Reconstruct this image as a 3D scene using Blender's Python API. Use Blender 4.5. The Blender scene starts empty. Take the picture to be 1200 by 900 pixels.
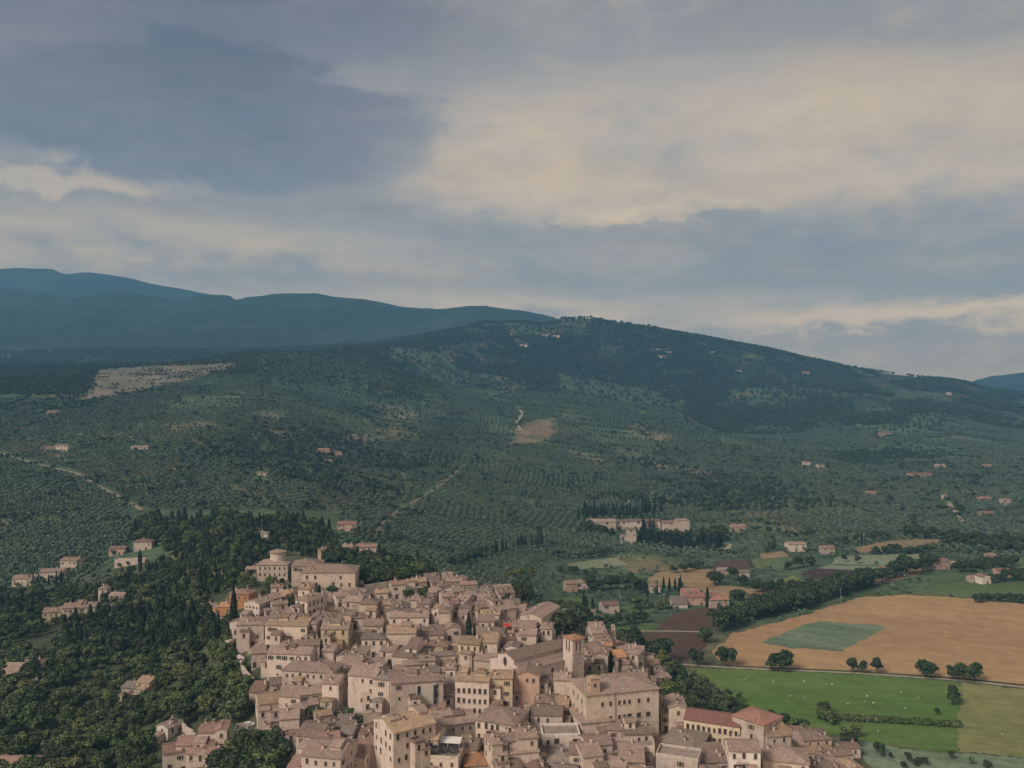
import bpy, bmesh, math, random
import numpy as np
from mathutils import Vector, Matrix
from mathutils.geometry import delaunay_2d_cdt

# ------------------------------------------------------------------ camera, sky, sun, exposure
F = 1039.0            # focal length in photo pixels (photo 1200 x 900)
CU, HV = 600.0, 440.0 # column of the optical axis, row of the horizon
S = bpy.context.scene
COL = S.collection
cam_d = bpy.data.cameras.new('camera')
cam_d.sensor_width = 36.0
cam_d.lens = 36.0 * F / 1200.0
cam_d.shift_y = -(450.0 - HV) / 1200.0
cam_d.clip_start = 1.0
cam_d.clip_end = 60000.0
cam = bpy.data.objects.new('camera', cam_d)
COL.objects.link(cam)
cam.location = (0, 0, 0)
cam.rotation_euler = (math.radians(90), 0, 0)
S.camera = cam

SUN_EL, SUN_AZ = 40.0, 228.0      # azimuth clockwise from +Y (view direction): behind the camera, to the left
sd = bpy.data.lights.new('sun', 'SUN')
sd.energy = 1.7
sd.angle = math.radians(20)
sd.color = (1.0, 0.90, 0.80)
sun = bpy.data.objects.new('sun', sd)
COL.objects.link(sun)
_a, _e = math.radians(SUN_AZ), math.radians(SUN_EL)
sun_dir = Vector((math.sin(_a) * math.cos(_e), math.cos(_a) * math.cos(_e), math.sin(_e)))
sun.rotation_euler = sun_dir.to_track_quat('Z', 'Y').to_euler()
sun.location = sun_dir * 500

S.view_settings.view_transform = 'Standard'
S.view_settings.look = 'None'
S.view_settings.gamma = 1.0
S.view_settings.use_curve_mapping = False
S.view_settings.exposure = 1.0
S.render.engine = 'CYCLES'
S.cycles.use_denoising = True
S.cycles.max_bounces = 4
S.cycles.diffuse_bounces = 2
S.cycles.glossy_bounces = 1
S.cycles.transmission_bounces = 2
S.cycles.volume_bounces = 0
S.cycles.transparent_max_bounces = 4
S.cycles.caustics_reflective = False
S.cycles.caustics_refractive = False


class NT:
    """tiny helper for node trees"""
    def __init__(self, tree):
        self.t = tree
        tree.nodes.clear()
    def n(self, kind, **kw):
        nd = self.t.nodes.new(kind)
        for k, v in kw.items():
            setattr(nd, k, v)
        return nd
    def l(self, a, b):
        self.t.links.new(a, b)
    def put(self, sock, v):
        if hasattr(v, 'is_output') or isinstance(v, bpy.types.NodeSocket):
            self.l(v, sock)
        else:
            sock.default_value = v
    def m(self, op, a, b=None, c=None, clamp=False):
        nd = self.n('ShaderNodeMath', operation=op)
        nd.use_clamp = clamp
        self.put(nd.inputs[0], a)
        if b is not None:
            self.put(nd.inputs[1], b)
        if c is not None:
            self.put(nd.inputs[2], c)
        return nd.outputs[0]
    def mix(self, f, a, b, blend='MIX'):
        nd = self.n('ShaderNodeMix', data_type='RGBA', blend_type=blend)
        self.put(nd.inputs[0], f)
        self.put(nd.inputs[6], a)
        self.put(nd.inputs[7], b)
        return nd.outputs[2]
    def noise(self, vec, scale, detail=4.0, rough=0.55, dist=0.0):
        nd = self.n('ShaderNodeTexNoise')
        self.put(nd.inputs['Vector'], vec)
        nd.inputs['Scale'].default_value = scale
        nd.inputs['Detail'].default_value = detail
        nd.inputs['Roughness'].default_value = rough
        nd.inputs['Distortion'].default_value = dist
        return nd.outputs[0]
    def ramp(self, f, stops, interp='LINEAR'):
        nd = self.n('ShaderNodeValToRGB')
        cr = nd.color_ramp
        cr.interpolation = interp
        while len(cr.elements) < len(stops):
            cr.elements.new(0.5)
        for e, (p, c) in zip(cr.elements, stops):
            e.position = p
            e.color = (*c, 1.0) if len(c) == 3 else c
        self.put(nd.inputs[0], f)
        return nd.outputs[0]
    def maprange(self, v, a, b, c, d, smooth=False):
        nd = self.n('ShaderNodeMapRange')
        nd.interpolation_type = 'SMOOTHSTEP' if smooth else 'LINEAR'
        for i, x in enumerate((v, a, b, c, d)):
            self.put(nd.inputs[i], x)
        return nd.outputs[0]


HAZE_COL = (0.19, 0.50, 0.84, 1)
HAZE_DENS = 1.2e-4
HORIZON_TINT = (1.12, 0.84, 0.50, 1)


def build_world():
    w = bpy.data.worlds.new('World')
    S.world = w
    w.use_nodes = True
    T = NT(w.node_tree)
    out = T.n('ShaderNodeOutputWorld')
    bg = T.n('ShaderNodeBackground')
    bg.inputs['Strength'].default_value = 0.1
    sky = T.n('ShaderNodeTexSky', sky_type='NISHITA')
    sky.sun_disc = False
    sky.sun_elevation = math.radians(SUN_EL)
    sky.sun_rotation = math.radians(SUN_AZ)
    sky.altitude = 300
    sky.dust_density = 3.0
    tc = T.n('ShaderNodeTexCoord')
    sep = T.n('ShaderNodeSeparateXYZ')
    T.l(tc.outputs['Generated'], sep.inputs[0])
    x, y, z = sep.outputs
    # the cloud deck: directions projected on a high layer, so that clouds flatten towards the horizon
    zz = T.m('ADD', T.m('MAXIMUM', z, 0.0), 0.16)
    comb = T.n('ShaderNodeCombineXYZ')
    T.l(T.m('DIVIDE', x, zz), comb.inputs[0])
    T.l(T.m('DIVIDE', y, zz), comb.inputs[1])
    comb.inputs[2].default_value = 3.7
    deck = comb.outputs[0]
    big = T.noise(deck, 0.55, 5.0, 0.55, 0.6)
    fine = T.noise(deck, 2.3, 6.0, 0.6, 0.35)
    # azimuth / elevation field for the large masses of the photographed sky
    az = T.m('ARCTAN2', x, y)
    el = T.m('ARCSINE', z)
    def field(sa, se, scale, detail, rough, dist=0.0, off=0.0):
        c = T.n('ShaderNodeCombineXYZ')
        T.l(T.m('MULTIPLY', az, sa), c.inputs[0])
        T.l(T.m('MULTIPLY', el, se), c.inputs[1])
        c.inputs[2].default_value = off
        return T.m('SUBTRACT', T.noise(c.outputs[0], scale, detail, rough, dist), 0.5)
    puff = field(5.0, 9.0, 1.25, 9.0, 0.60, 0.25, 1.3)
    puff2 = field(9.0, 19.0, 1.7, 10.0, 0.62, 0.3, 4.1)
    st = field(3.2, 30.0, 1.2, 7.0, 0.60, 0.6, 2.2)
    aw = T.m('ADD', az, T.m('MULTIPLY', puff, 0.26))
    ew = T.m('ADD', el, T.m('ADD', T.m('MULTIPLY', puff, 0.10), T.m('MULTIPLY', puff2, 0.05)))
    acc = T.m('ADD', T.m('MULTIPLY', T.m('SUBTRACT', big, 0.5), 0.28), T.m('MULTIPLY', T.m('SUBTRACT', fine, 0.5), 0.12))
    acc = T.m('ADD', acc, T.m('MULTIPLY', st, 0.20))
    acc = T.m('ADD', acc, T.m('MULTIPLY', puff, 0.42))
    acc = T.m('ADD', acc, T.m('MULTIPLY', puff2, 0.32))
    acc = T.m('ADD', acc, 0.55)
    def blob(u0, v0, ru, rv, amp, edge=0.35):
        nonlocal acc
        a0 = math.atan((u0 - CU) / F)
        e0 = math.atan((HV - v0) / F)
        da = T.m('DIVIDE', T.m('SUBTRACT', aw, a0), ru / F)
        de = T.m('DIVIDE', T.m('SUBTRACT', ew, e0), rv / F)
        d = T.m('SQRT', T.m('ADD', T.m('MULTIPLY', da, da), T.m('MULTIPLY', de, de)))
        k = T.maprange(d, 1.0 - edge, 1.0 + edge, amp, 0.0, True)
        acc = T.m('ADD', acc, k)
    for b in CLOUDS:
        blob(*b)
    col = T.ramp(acc, [(0.0, (0.070, 0.074, 0.104)), (0.28, (0.122, 0.119, 0.142)), (0.50, (0.186, 0.178, 0.174)),
                       (0.72, (0.315, 0.262, 0.196)), (1.0, (0.47, 0.365, 0.245))])
    # cloud colour brightened and warmed towards the horizon to offset what the haze box dims
    path = T.m('MINIMUM', T.m('DIVIDE', 950.0, T.m('MAXIMUM', z, 0.01)), 11000.0)
    boost = T.m('EXPONENT', T.m('MULTIPLY', path, HAZE_DENS * 0.72))
    warm = T.mix(T.m('SUBTRACT', 1.0, T.m('DIVIDE', 1.0, boost)), (1, 1, 1, 1), HORIZON_TINT)
    col = T.mix(1.0, T.mix(1.0, col, boost, 'MULTIPLY'), warm, 'MULTIPLY')
    clouds = T.mix(1.0, col, (8.2, 8.05, 8.05, 1), 'MULTIPLY')
    thin = T.maprange(fine, 0.30, 0.62, 0.90, 0.98, True)
    final = T.mix(thin, sky.outputs[0], clouds)
    T.l(final, bg.inputs['Color'])
    T.l(bg.outputs[0], out.inputs['Surface'])


#          u    v    ru   rv   amp  edge     (photo pixels of the cloud masses)
CLOUDS = [(120, 0, 460, 85, -0.30, 0.6),
          (250, 158, 262, 74, -0.23, 0.15),
          (-40, 120, 400, 120, -0.16, 0.5),
          (850, 180, 400, 80, 0.17, 0.4),
          (60, 238, 120, 14, 0.24, 0.6),
          (200, 292, 230, 24, 0.16, 0.7),
          (760, 252, 120, 12, 0.16, 0.4),
          (1010, 325, 380, 34, -0.06, 0.6),
          (600, 265, 250, 20, -0.06, 0.5),
          (1040, 380, 170, 12, 0.34, 0.8),
          (1190, 372, 60, 6, 0.22, 0.8),
          (640, 358, 260, 12, 0.10, 0.8),
          (1120, 40, 330, 34, -0.10, 0.5)]
build_world()

# ------------------------------------------------------------------ numbers
RNG = np.random.default_rng(11)
rnd = random.Random(5)


def _hash(ix, iy, seed):
    h = (ix.astype(np.int64) * 374761393 + iy.astype(np.int64) * 668265263 + seed * 974634777) & 0x7fffffff
    h = ((h ^ (h >> 13)) * 1274126177) & 0x7fffffff
    return ((h ^ (h >> 16)) & 0xffff) / 65535.0


def vnoise(x, y, seed=0):
    ix, iy = np.floor(x), np.floor(y)
    fx, fy = x - ix, y - iy
    fx, fy = fx * fx * (3 - 2 * fx), fy * fy * (3 - 2 * fy)
    a, b = _hash(ix, iy, seed), _hash(ix + 1, iy, seed)
    c, d = _hash(ix, iy + 1, seed), _hash(ix + 1, iy + 1, seed)
    return (a * (1 - fx) + b * fx) * (1 - fy) + (c * (1 - fx) + d * fx) * fy


def fbm(x, y, octv=4, seed=0):
    s, a, t = 0.0, 1.0, 0.0
    for i in range(octv):
        s = s + a * vnoise(x * 2 ** i + 17.3 * i, y * 2 ** i - 9.1 * i, seed + i)
        t += a
        a *= 0.5
    return s / t


def parcel(x, y):
    """which plot of the patchwork hillside a point lies in: ids, distance to its centre and to the next"""
    sx, sy = 150.0, 105.0
    x, y = np.asarray(x, float), np.asarray(y, float)
    x = x + 30 * (fbm(x / 120, y / 120, 2, 301) - .5)
    cx, cy = np.floor(x / sx), np.floor(y / sy)
    b1 = np.full(x.shape, 1e9)
    b2 = np.full(x.shape, 1e9)
    bi, bj = np.zeros(x.shape), np.zeros(x.shape)
    for di in (-1, 0, 1):
        for dj in (-1, 0, 1):
            i, j = cx + di, cy + dj
            px, py = (i + .15 + .7 * _hash(i, j, 201)), (j + .15 + .7 * _hash(i, j, 202))
            d = np.hypot(x / sx - px, y / sy - py)
            near = d < b1
            b2 = np.where(near, b1, np.minimum(b2, d))
            bi, bj = np.where(near, i, bi), np.where(near, j, bj)
            b1 = np.where(near, d, b1)
    return bi, bj, b1, b2


def sstep(a, b, x):
    t = np.clip((x - a) / (b - a), 0, 1)
    return t * t * (3 - 2 * t)


def pchip(xk, yk, xq):
    """monotone cubic; xk (K,), yk (K, M), xq (Q,) -> (Q, M); constant outside"""
    xk = np.asarray(xk, float)
    yk = np.asarray(yk, float)
    if yk.ndim == 1:
        yk = yk[:, None]
    h = np.diff(xk)[:, None]
    dl = np.diff(yk, axis=0) / h
    d = np.zeros_like(yk)
    if len(xk) > 2:
        w1 = 2 * h[1:] + h[:-1]
        w2 = h[1:] + 2 * h[:-1]
        ok = dl[:-1] * dl[1:] > 0
        with np.errstate(divide='ignore', invalid='ignore'):
            hm = (w1 + w2) / (w1 / dl[:-1] + w2 / dl[1:])
        d[1:-1] = np.where(ok, hm, 0)
    d[0], d[-1] = dl[0] * 0.5, dl[-1] * 0.5
    q = np.clip(np.asarray(xq, float), xk[0], xk[-1])
    i = np.clip(np.searchsorted(xk, q, side='right') - 1, 0, len(xk) - 2)
    hh = h[i]
    t = ((q - xk[i])[:, None]) / hh
    return (yk[i] * (1 + 2 * t) * (1 - t) ** 2 + d[i] * hh * t * (1 - t) ** 2
            + yk[i + 1] * t * t * (3 - 2 * t) + d[i + 1] * hh * t * t * (t - 1))


# ------------------------------------------------------------------ the lie of the land
ZP = -170.0                                    # the plain, metres below the camera
def pv(Y):
    return HV - ZP * F / Y
ROWS = {   # depth in metres: (column, row) of the ground there, in photo pixels
    60: None, 120: None,
    200: [(-900, 1219), (0, 1180), (300, 1130), (600, 1120), (900, 1130), (1050, 1219), (1200, 1300), (1400, 1323)],
    290: [(-900, 960), (0, 935), (150, 925), (250, 905), (330, 900), (600, 898), (900, 900), (960, 925), (1050, 1000), (1200, 1049)],
    325: [(-900, 905), (0, 890), (150, 882), (250, 858), (330, 838), (600, 832), (780, 838), (870, 862), (930, 890), (1000, 935), (1050, 965), (1200, 983)],
    360: [(-900, 860), (0, 848), (150, 842), (250, 815), (300, 787), (340, 777), (600, 775), (680, 780), (750, 795), (800, 825), (870, 880), (950, 925), (1000, 930.6)],
    400: [(-900, 825), (0, 815), (150, 805), (240, 770), (300, 737), (340, 728), (560, 728), (640, 738), (700, 755), (760, 788), (800, 828), (850, 868), (900, 881.6)],
    440: [(-900, 795), (0, 783), (150, 772), (230, 732), (290, 699), (420, 692), (540, 694), (600, 706), (660, 735), (720, 775), (780, 815), (830, 838), (870, 841.4)],
    520: [(-900, 750), (0, 735), (150, 715), (230, 690), (300, 668), (450, 672), (540, 688), (600, 706), (680, 745), (740, 768), (800, 779.7)],
    620: [(-900, 700), (0, 685), (150, 665), (300, 640), (450, 652), (560, 680), (640, 705), (720, 723), (760, 724.9)],
    760: [(-900, 650), (0, 636), (150, 620), (300, 605), (450, 627), (560, 650), (650, 668), (720, 672.4)],
    950: [(-900, 590), (0, 580), (150, 573), (300, 565), (450, 595), (560, 612), (650, 620), (740, 625.9)],
    1200: [(-900, 540), (0, 530), (150, 528), (300, 525), (450, 555), (560, 572), (650, 579), (750, 584), (850, 587.2)],
    1500: [(-900, 490), (0, 485), (150, 482), (300, 482), (450, 512), (560, 528), (650, 540), (750, 549), (850, 555), (920, 557.8)],
    1700: [(-900, 465), (0, 461), (150, 458), (300, 462), (450, 492), (560, 506), (650, 518), (750, 528), (850, 532), (900, 535), (940, 539), (980, 543), (1100, 541), (1200, 542), (1400, 543.9)],
    1900: [(-900, 446), (0, 442), (150, 440), (300, 445), (450, 474), (560, 486), (640, 494), (720, 502), (790, 506), (850, 510), (900, 522), (940, 530), (980, 530), (1100, 525), (1200, 531), (1400, 533)],
    2300: [(-900, 436), (0, 431), (110, 428), (200, 425), (300, 419), (420, 430), (480, 446), (560, 455), (640, 461), (700, 468), (750, 476), (790, 482), (850, 510), (900, 514), (980, 505), (1100, 500), (1200, 510), (1400, 516.8)],
    2600: [(-900, 443), (0, 440), (200, 430), (300, 413), (430, 419), (480, 440), (560, 462), (640, 470), (750, 486), (800, 492), (850, 500), (900, 500), (980, 487), (1100, 484), (1200, 496), (1400, 507.9)],
    3000: [(-900, 440), (0, 438), (150, 436), (300, 424), (430, 408), (480, 412), (560, 432), (650, 445), (750, 460), (850, 464), (900, 463), (980, 459), (1100, 463), (1200, 478), (1400, 498.9)],
    3400: [(-900, 428), (0, 428), (150, 429), (300, 423), (430, 406), (480, 399), (560, 389), (650, 398), (750, 410), (850, 420), (900, 425), (980, 437), (1100, 451), (1200, 466), (1400, 491.9)],
    3600: [(-900, 420), (0, 420), (200, 417), (430, 404), (480, 395), (540, 385), (570, 378), (600, 378), (640, 381), (660, 376), (690, 374), (720, 380), (760, 385), (800, 392), (850, 400), (900, 408), (950, 420), (1000, 431), (1050, 440), (1100, 445), (1130, 449), (1160, 457), (1200, 462), (1300, 478), (1500, 489)],
    4300: [(-900, 395), (0, 394), (150, 398), (300, 400), (430, 403), (540, 400), (650, 400), (800, 418), (900, 440), (1000, 450), (1100, 460), (1200, 470), (1500, 481)],
    5000: [(-900, 368), (0, 366), (150, 372), (300, 374), (430, 384), (510, 386), (545, 376), (580, 383), (650, 396), (800, 430), (1000, 460), (1200, 474)],
    6000: [(-900, 330), (0, 338), (40, 343), (95, 348), (130, 343), (160, 345), (215, 350), (235, 345), (268, 346), (277, 351), (290, 347), (370, 344), (390, 349), (440, 355), (480, 362), (520, 365), (560, 363), (600, 366), (640, 372), (660, 378), (750, 410), (900, 450), (1100, 464), (1200, 467)],
    7000: [(-900, 345), (0, 352), (300, 362), (500, 380), (650, 400), (900, 452), (1000, 458), (1090, 456), (1135, 449), (1165, 444), (1200, 441), (1300, 436), (1500, 440), (2000, 450)],
    8500: [(-900, 300), (0, 316), (60, 317), (75, 322), (100, 320), (150, 327), (180, 335), (225, 343), (300, 360), (400, 380), (700, 420), (1000, 452), (1200, 452), (2000, 452)],
    9800: [(-900, 380), (0, 385), (300, 400), (700, 440), (1200, 450)],
    11000: [(-900, 448), (2000, 448)],
}
UG = np.arange(-1800, 3001, 6.0)
YG = np.exp(np.linspace(math.log(60), math.log(11000), 520))


def make_land():
    ky, kz = [], []
    for Y in sorted(ROWS):
        pts = ROWS[Y]
        if pts is None:
            base = ROWS[200]
            z = np.array([HV - p[1] for p in base]) * 200 / F - (200 - Y) * 0.05
            us = [p[0] for p in base]
            zz = pchip(us, z, UG)[:, 0]
        else:
            us = np.array([p[0] for p in pts], float)
            vs = np.array([p[1] for p in pts], float)
            zz = (HV - pchip(us, vs, UG)[:, 0]) * Y / F
        ky.append(Y)
        kz.append(zz)
    Z = pchip(np.array(ky, float), np.array(kz), YG)           # (rows, cols)
    # soften kinks along the columns where the ground is near
    k = np.exp(-0.5 * (np.arange(-6, 7) / 2.5) ** 2)
    k /= k.sum()
    pad = np.pad(Z, ((0, 0), (6, 6)), mode='edge')
    Zs = sum(k[i] * pad[:, i:i + Z.shape[1]] for i in range(13))
    Z = np.where(YG[:, None] < 2200, Zs, Z)
    X = (UG[None, :] - CU) / F * YG[:, None]
    Yy = np.repeat(YG[:, None], len(UG), 1)
    hill = sstep(2.0, 22.0, Z - ZP) * sstep(520, 900, Yy)
    n1 = fbm(X / 330, Yy / 330, 5, 3) - 0.5
    n2 = 1 - np.abs(2 * fbm(X / 700 + 5, Yy / 1100, 5, 21) - 1) - 0.75
    amp = 15 * sstep(600, 1800, Yy) + 6 * sstep(2200, 3600, Yy)
    Z = Z + hill * amp * n1
    far = sstep(3900, 5200, Yy)
    n3 = 1 - np.abs(2 * fbm(X / 420 + 3, Yy / 800 + 7, 5, 33) - 1) - 0.7
    Z = Z + far * sstep(10, 200, Z - ZP) * (n2 * 80 + n3 * 70 + n1 * 30) * (1 - 0.85 * np.exp(-((Yy - 6000) / 420) ** 2)) * (1 - 0.8 * np.exp(-((Yy - 8500) / 600) ** 2))
    Z = Z + (fbm(X / 25, Yy / 25, 3, 9) - 0.5) * 1.2 * hill
    return X, Yy, Z


LX, LY, LZ = make_land()
LV = HV - F * LZ / LY                                          # projected rows
LVMIN = np.minimum.accumulate(LV, axis=0)                      # highest ground seen so far along a column


def ground(x, y):
    """height of the land at world points (vectorised, bilinear on the grid)"""
    x, y = np.atleast_1d(np.asarray(x, float)), np.atleast_1d(np.asarray(y, float))
    y = np.clip(y, YG[0], YG[-1])
    u = np.clip(CU + F * x / y, UG[0], UG[-1])
    fu = (u - UG[0]) / (UG[1] - UG[0])
    fy = np.log(y / YG[0]) / math.log(YG[1] / YG[0])
    iu = np.clip(fu.astype(int), 0, len(UG) - 2)
    iy = np.clip(fy.astype(int), 0, len(YG) - 2)
    tu, ty = fu - iu, (y - YG[iy]) / (YG[iy + 1] - YG[iy])
    return ((LZ[iy, iu] * (1 - tu) + LZ[iy, iu + 1] * tu) * (1 - ty)
            + (LZ[iy + 1, iu] * (1 - tu) + LZ[iy + 1, iu + 1] * tu) * ty)


def gz(x, y):
    return float(ground(x, y)[0])


YF = np.exp(np.linspace(math.log(150), math.log(10500), 2400))


def cast(u, v, h=0.0):
    """the first place along column u where ground + h is seen at row v"""
    z = ground((u - CU) / F * YF, YF) + h
    vv = HV - F * z / YF
    hit = np.nonzero(vv <= v)[0]
    i = int(hit[0]) if len(hit) else len(YF) - 1
    if i == 0:
        Y = YF[0]
    else:
        t = (vv[i - 1] - v) / max(1e-9, vv[i - 1] - vv[i])
        Y = YF[i - 1] + t * (YF[i] - YF[i - 1])
    return Vector(((u - CU) / F * Y, Y, gz((u - CU) / F * Y, Y)))


def project(x, y, z):
    return CU + F * x / y, HV - F * z / y


def in_poly(u, v, poly):
    u, v = np.asarray(u, float), np.asarray(v, float)
    ins = np.zeros(u.shape, bool)
    n = len(poly)
    for i in range(n):
        x1, y1 = poly[i]
        x2, y2 = poly[(i + 1) % n]
        if y1 == y2:
            continue
        c = ((y1 > v) != (y2 > v)) & (u < (x2 - x1) * (v - y1) / (y2 - y1) + x1)
        ins ^= c
    return ins


def near_line(u, v, line, width):
    u, v = np.asarray(u, float), np.asarray(v, float)
    best = np.full(u.shape, 1e9)
    for (x1, y1), (x2, y2) in zip(line, line[1:]):
        dx, dy = x2 - x1, y2 - y1
        t = np.clip(((u - x1) * dx + (v - y1) * dy) / (dx * dx + dy * dy), 0, 1)
        best = np.minimum(best, np.hypot(u - x1 - t * dx, v - y1 - t * dy))
    return best < width


def tag(o, label=None, cat=None, group=None, kind=None):
    if label:
        o['label'] = label
    if cat:
        o['category'] = cat
    if group:
        o['group'] = group
    if kind:
        o['kind'] = kind
    return o


def link(name, data, parent=None, loc=None, rz=0.0):
    o = bpy.data.objects.new(name, data)
    COL.objects.link(o)
    if parent is not None:
        o.parent = parent
    if loc is not None:
        o.location = loc
    if rz:
        o.rotation_euler = (0, 0, rz)
    return o


def mesh_np(name, verts, faces, mats=(), smooth=False, midx=None):
    """fast mesh from arrays; faces (n,4) or (n,3) array or list of tuples"""
    me = bpy.data.meshes.new(name)
    if isinstance(faces, np.ndarray):
        n, k = faces.shape
        me.vertices.add(len(verts))
        me.vertices.foreach_set('co', np.asarray(verts, np.float32).ravel())
        me.loops.add(n * k)
        me.loops.foreach_set('vertex_index', faces.astype(np.int32).ravel())
        me.polygons.add(n)
        me.polygons.foreach_set('loop_start', np.arange(0, n * k, k, dtype=np.int32))
        me.polygons.foreach_set('loop_total', np.full(n, k, np.int32))
        me.update(calc_edges=True)
    else:
        me.from_pydata([tuple(v) for v in verts], [], [tuple(f) for f in faces])
        me.update()
    for m in mats:
        me.materials.append(m)
    if midx is not None:
        me.polygons.foreach_set('material_index', np.asarray(midx, np.int32))
    me.polygons.foreach_set('use_smooth', np.full(len(me.polygons), bool(smooth)))
    return me


# ------------------------------------------------------------------ materials
MATS = {}


def base_mat(name, rough=0.9):
    m = bpy.data.materials.new(name)
    m.use_nodes = True
    T = NT(m.node_tree)
    out = T.n('ShaderNodeOutputMaterial')
    b = T.n('ShaderNodeBsdfPrincipled')
    b.inputs['Roughness'].default_value = rough
    b.inputs['Specular IOR Level'].default_value = 0.15
    T.l(b.outputs[0], out.inputs['Surface'])
    MATS[name] = m
    return m, T, b


def flat_mat(name, col, rough=0.85, var=0.25, scale=1.5, bump=0.0, metal=0.0):
    m, T, b = base_mat(name, rough)
    tc = T.n('ShaderNodeTexCoord')
    n = T.noise(tc.outputs['Object'], scale, 5.0, 0.6)
    k = T.maprange(n, 0.25, 0.75, 1 - var, 1 + var)
    c = T.mix(1.0, (*col, 1), T.combine(k) if hasattr(T, 'combine') else k, 'MULTIPLY')
    T.l(c, b.inputs['Base Color'])
    b.inputs['Metallic'].default_value = metal
    if bump:
        bp = T.n('ShaderNodeBump')
        bp.inputs['Strength'].default_value = bump
        T.l(n, bp.inputs['Height'])
        T.l(bp.outputs[0], b.inputs['Normal'])
    return m

# ------------------------------------------------------------------ terrain mesh
def ground_colours():
    u = CU + F * LX / LY
    v = LV
    nl = fbm(LX / 160, LY / 160, 4, 31)
    ns = fbm(LX / 45, LY / 45, 4, 47)
    olive = np.array([0.066, 0.102, 0.056])
    grass = np.array([0.085, 0.115, 0.045])
    dry = np.array([0.200, 0.150, 0.085])
    forest = np.array([0.030, 0.046, 0.028])
    rock = np.array([0.205, 0.16, 0.125])
    C = np.zeros(LX.shape + (3,)) + olive
    def lay(c, w):
        nonlocal C
        w = np.clip(w, 0, 1)[..., None]
        C = C * (1 - w) + c * w
    lay(grass, sstep(0.50, 0.68, nl) * 0.8)
    lay(dry, sstep(0.60, 0.74, ns * 0.6 + nl * 0.4) * 0.55)
    bi, bj, _, _ = parcel(LX, LY)
    hp = _hash(bi, bj, 211)
    grove = sstep(600, 700, LY) * (1 - sstep(2400, 2700, LY))
    C = C * (1 + grove * (0.5 * _hash(bi, bj, 212) - 0.22))[..., None]
    lay(grass * .8, grove * (hp < .06) * .5)
    lay(dry * 0.6, grove * ((hp > .06) & (hp < .12)) * (.1 + .6 * sstep(.45, .6, ns)))
    start = 2350 + 500 * (1 - sstep(430, 620, u))
    dm = fbm(LX / 230, LY / 230, 4, 91)
    lay(forest, sstep(0, 500, LY - start) * (0.35 + 0.65 * sstep(0.36, 0.50, dm + .12 * (LY > 3100))))
    lay(dry * 0.8, sstep(2600, 3000, LY) * (LY < 3900) * sstep(0.60, 0.70, ns) * 0.5)
    lay(forest * 0.6, sstep(3700, 4200, LY) * 0.95)
    lay(olive * 1.1, sstep(3900, 4500, LY) * sstep(0.48, 0.60, ns * .4 + fbm(LX / 420, LY / 420, 4, 131) * .6) * 0.25)
    # town hill and valley floor
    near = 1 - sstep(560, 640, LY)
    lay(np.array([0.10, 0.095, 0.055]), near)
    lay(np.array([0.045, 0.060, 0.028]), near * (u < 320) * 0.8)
    lay(np.array([0.30, 0.235, 0.185]), near * in_poly(u, v, TOWN))
    # bare scree, clearings, terraces on the hillside
    wig = (ns - 0.5) * 14
    vis = (LV <= LVMIN + 3) & (LY < 2700)
    lay(rock, in_poly(u + wig * 1.3, v + wig * 0.5, SCREE) * vis * (0.25 + 1.3 * (fbm(LX / 30, LY / 30, 4, 88) - 0.15)))
    for p, c, a in PATCHES:
        lay(np.array(c), in_poly(u + wig * 1.6, v + wig * 0.7, p) * vis * a * (0.35 + 1.1 * sstep(.3, .65, ns)))
    return np.clip(C, 0, 1)


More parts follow.
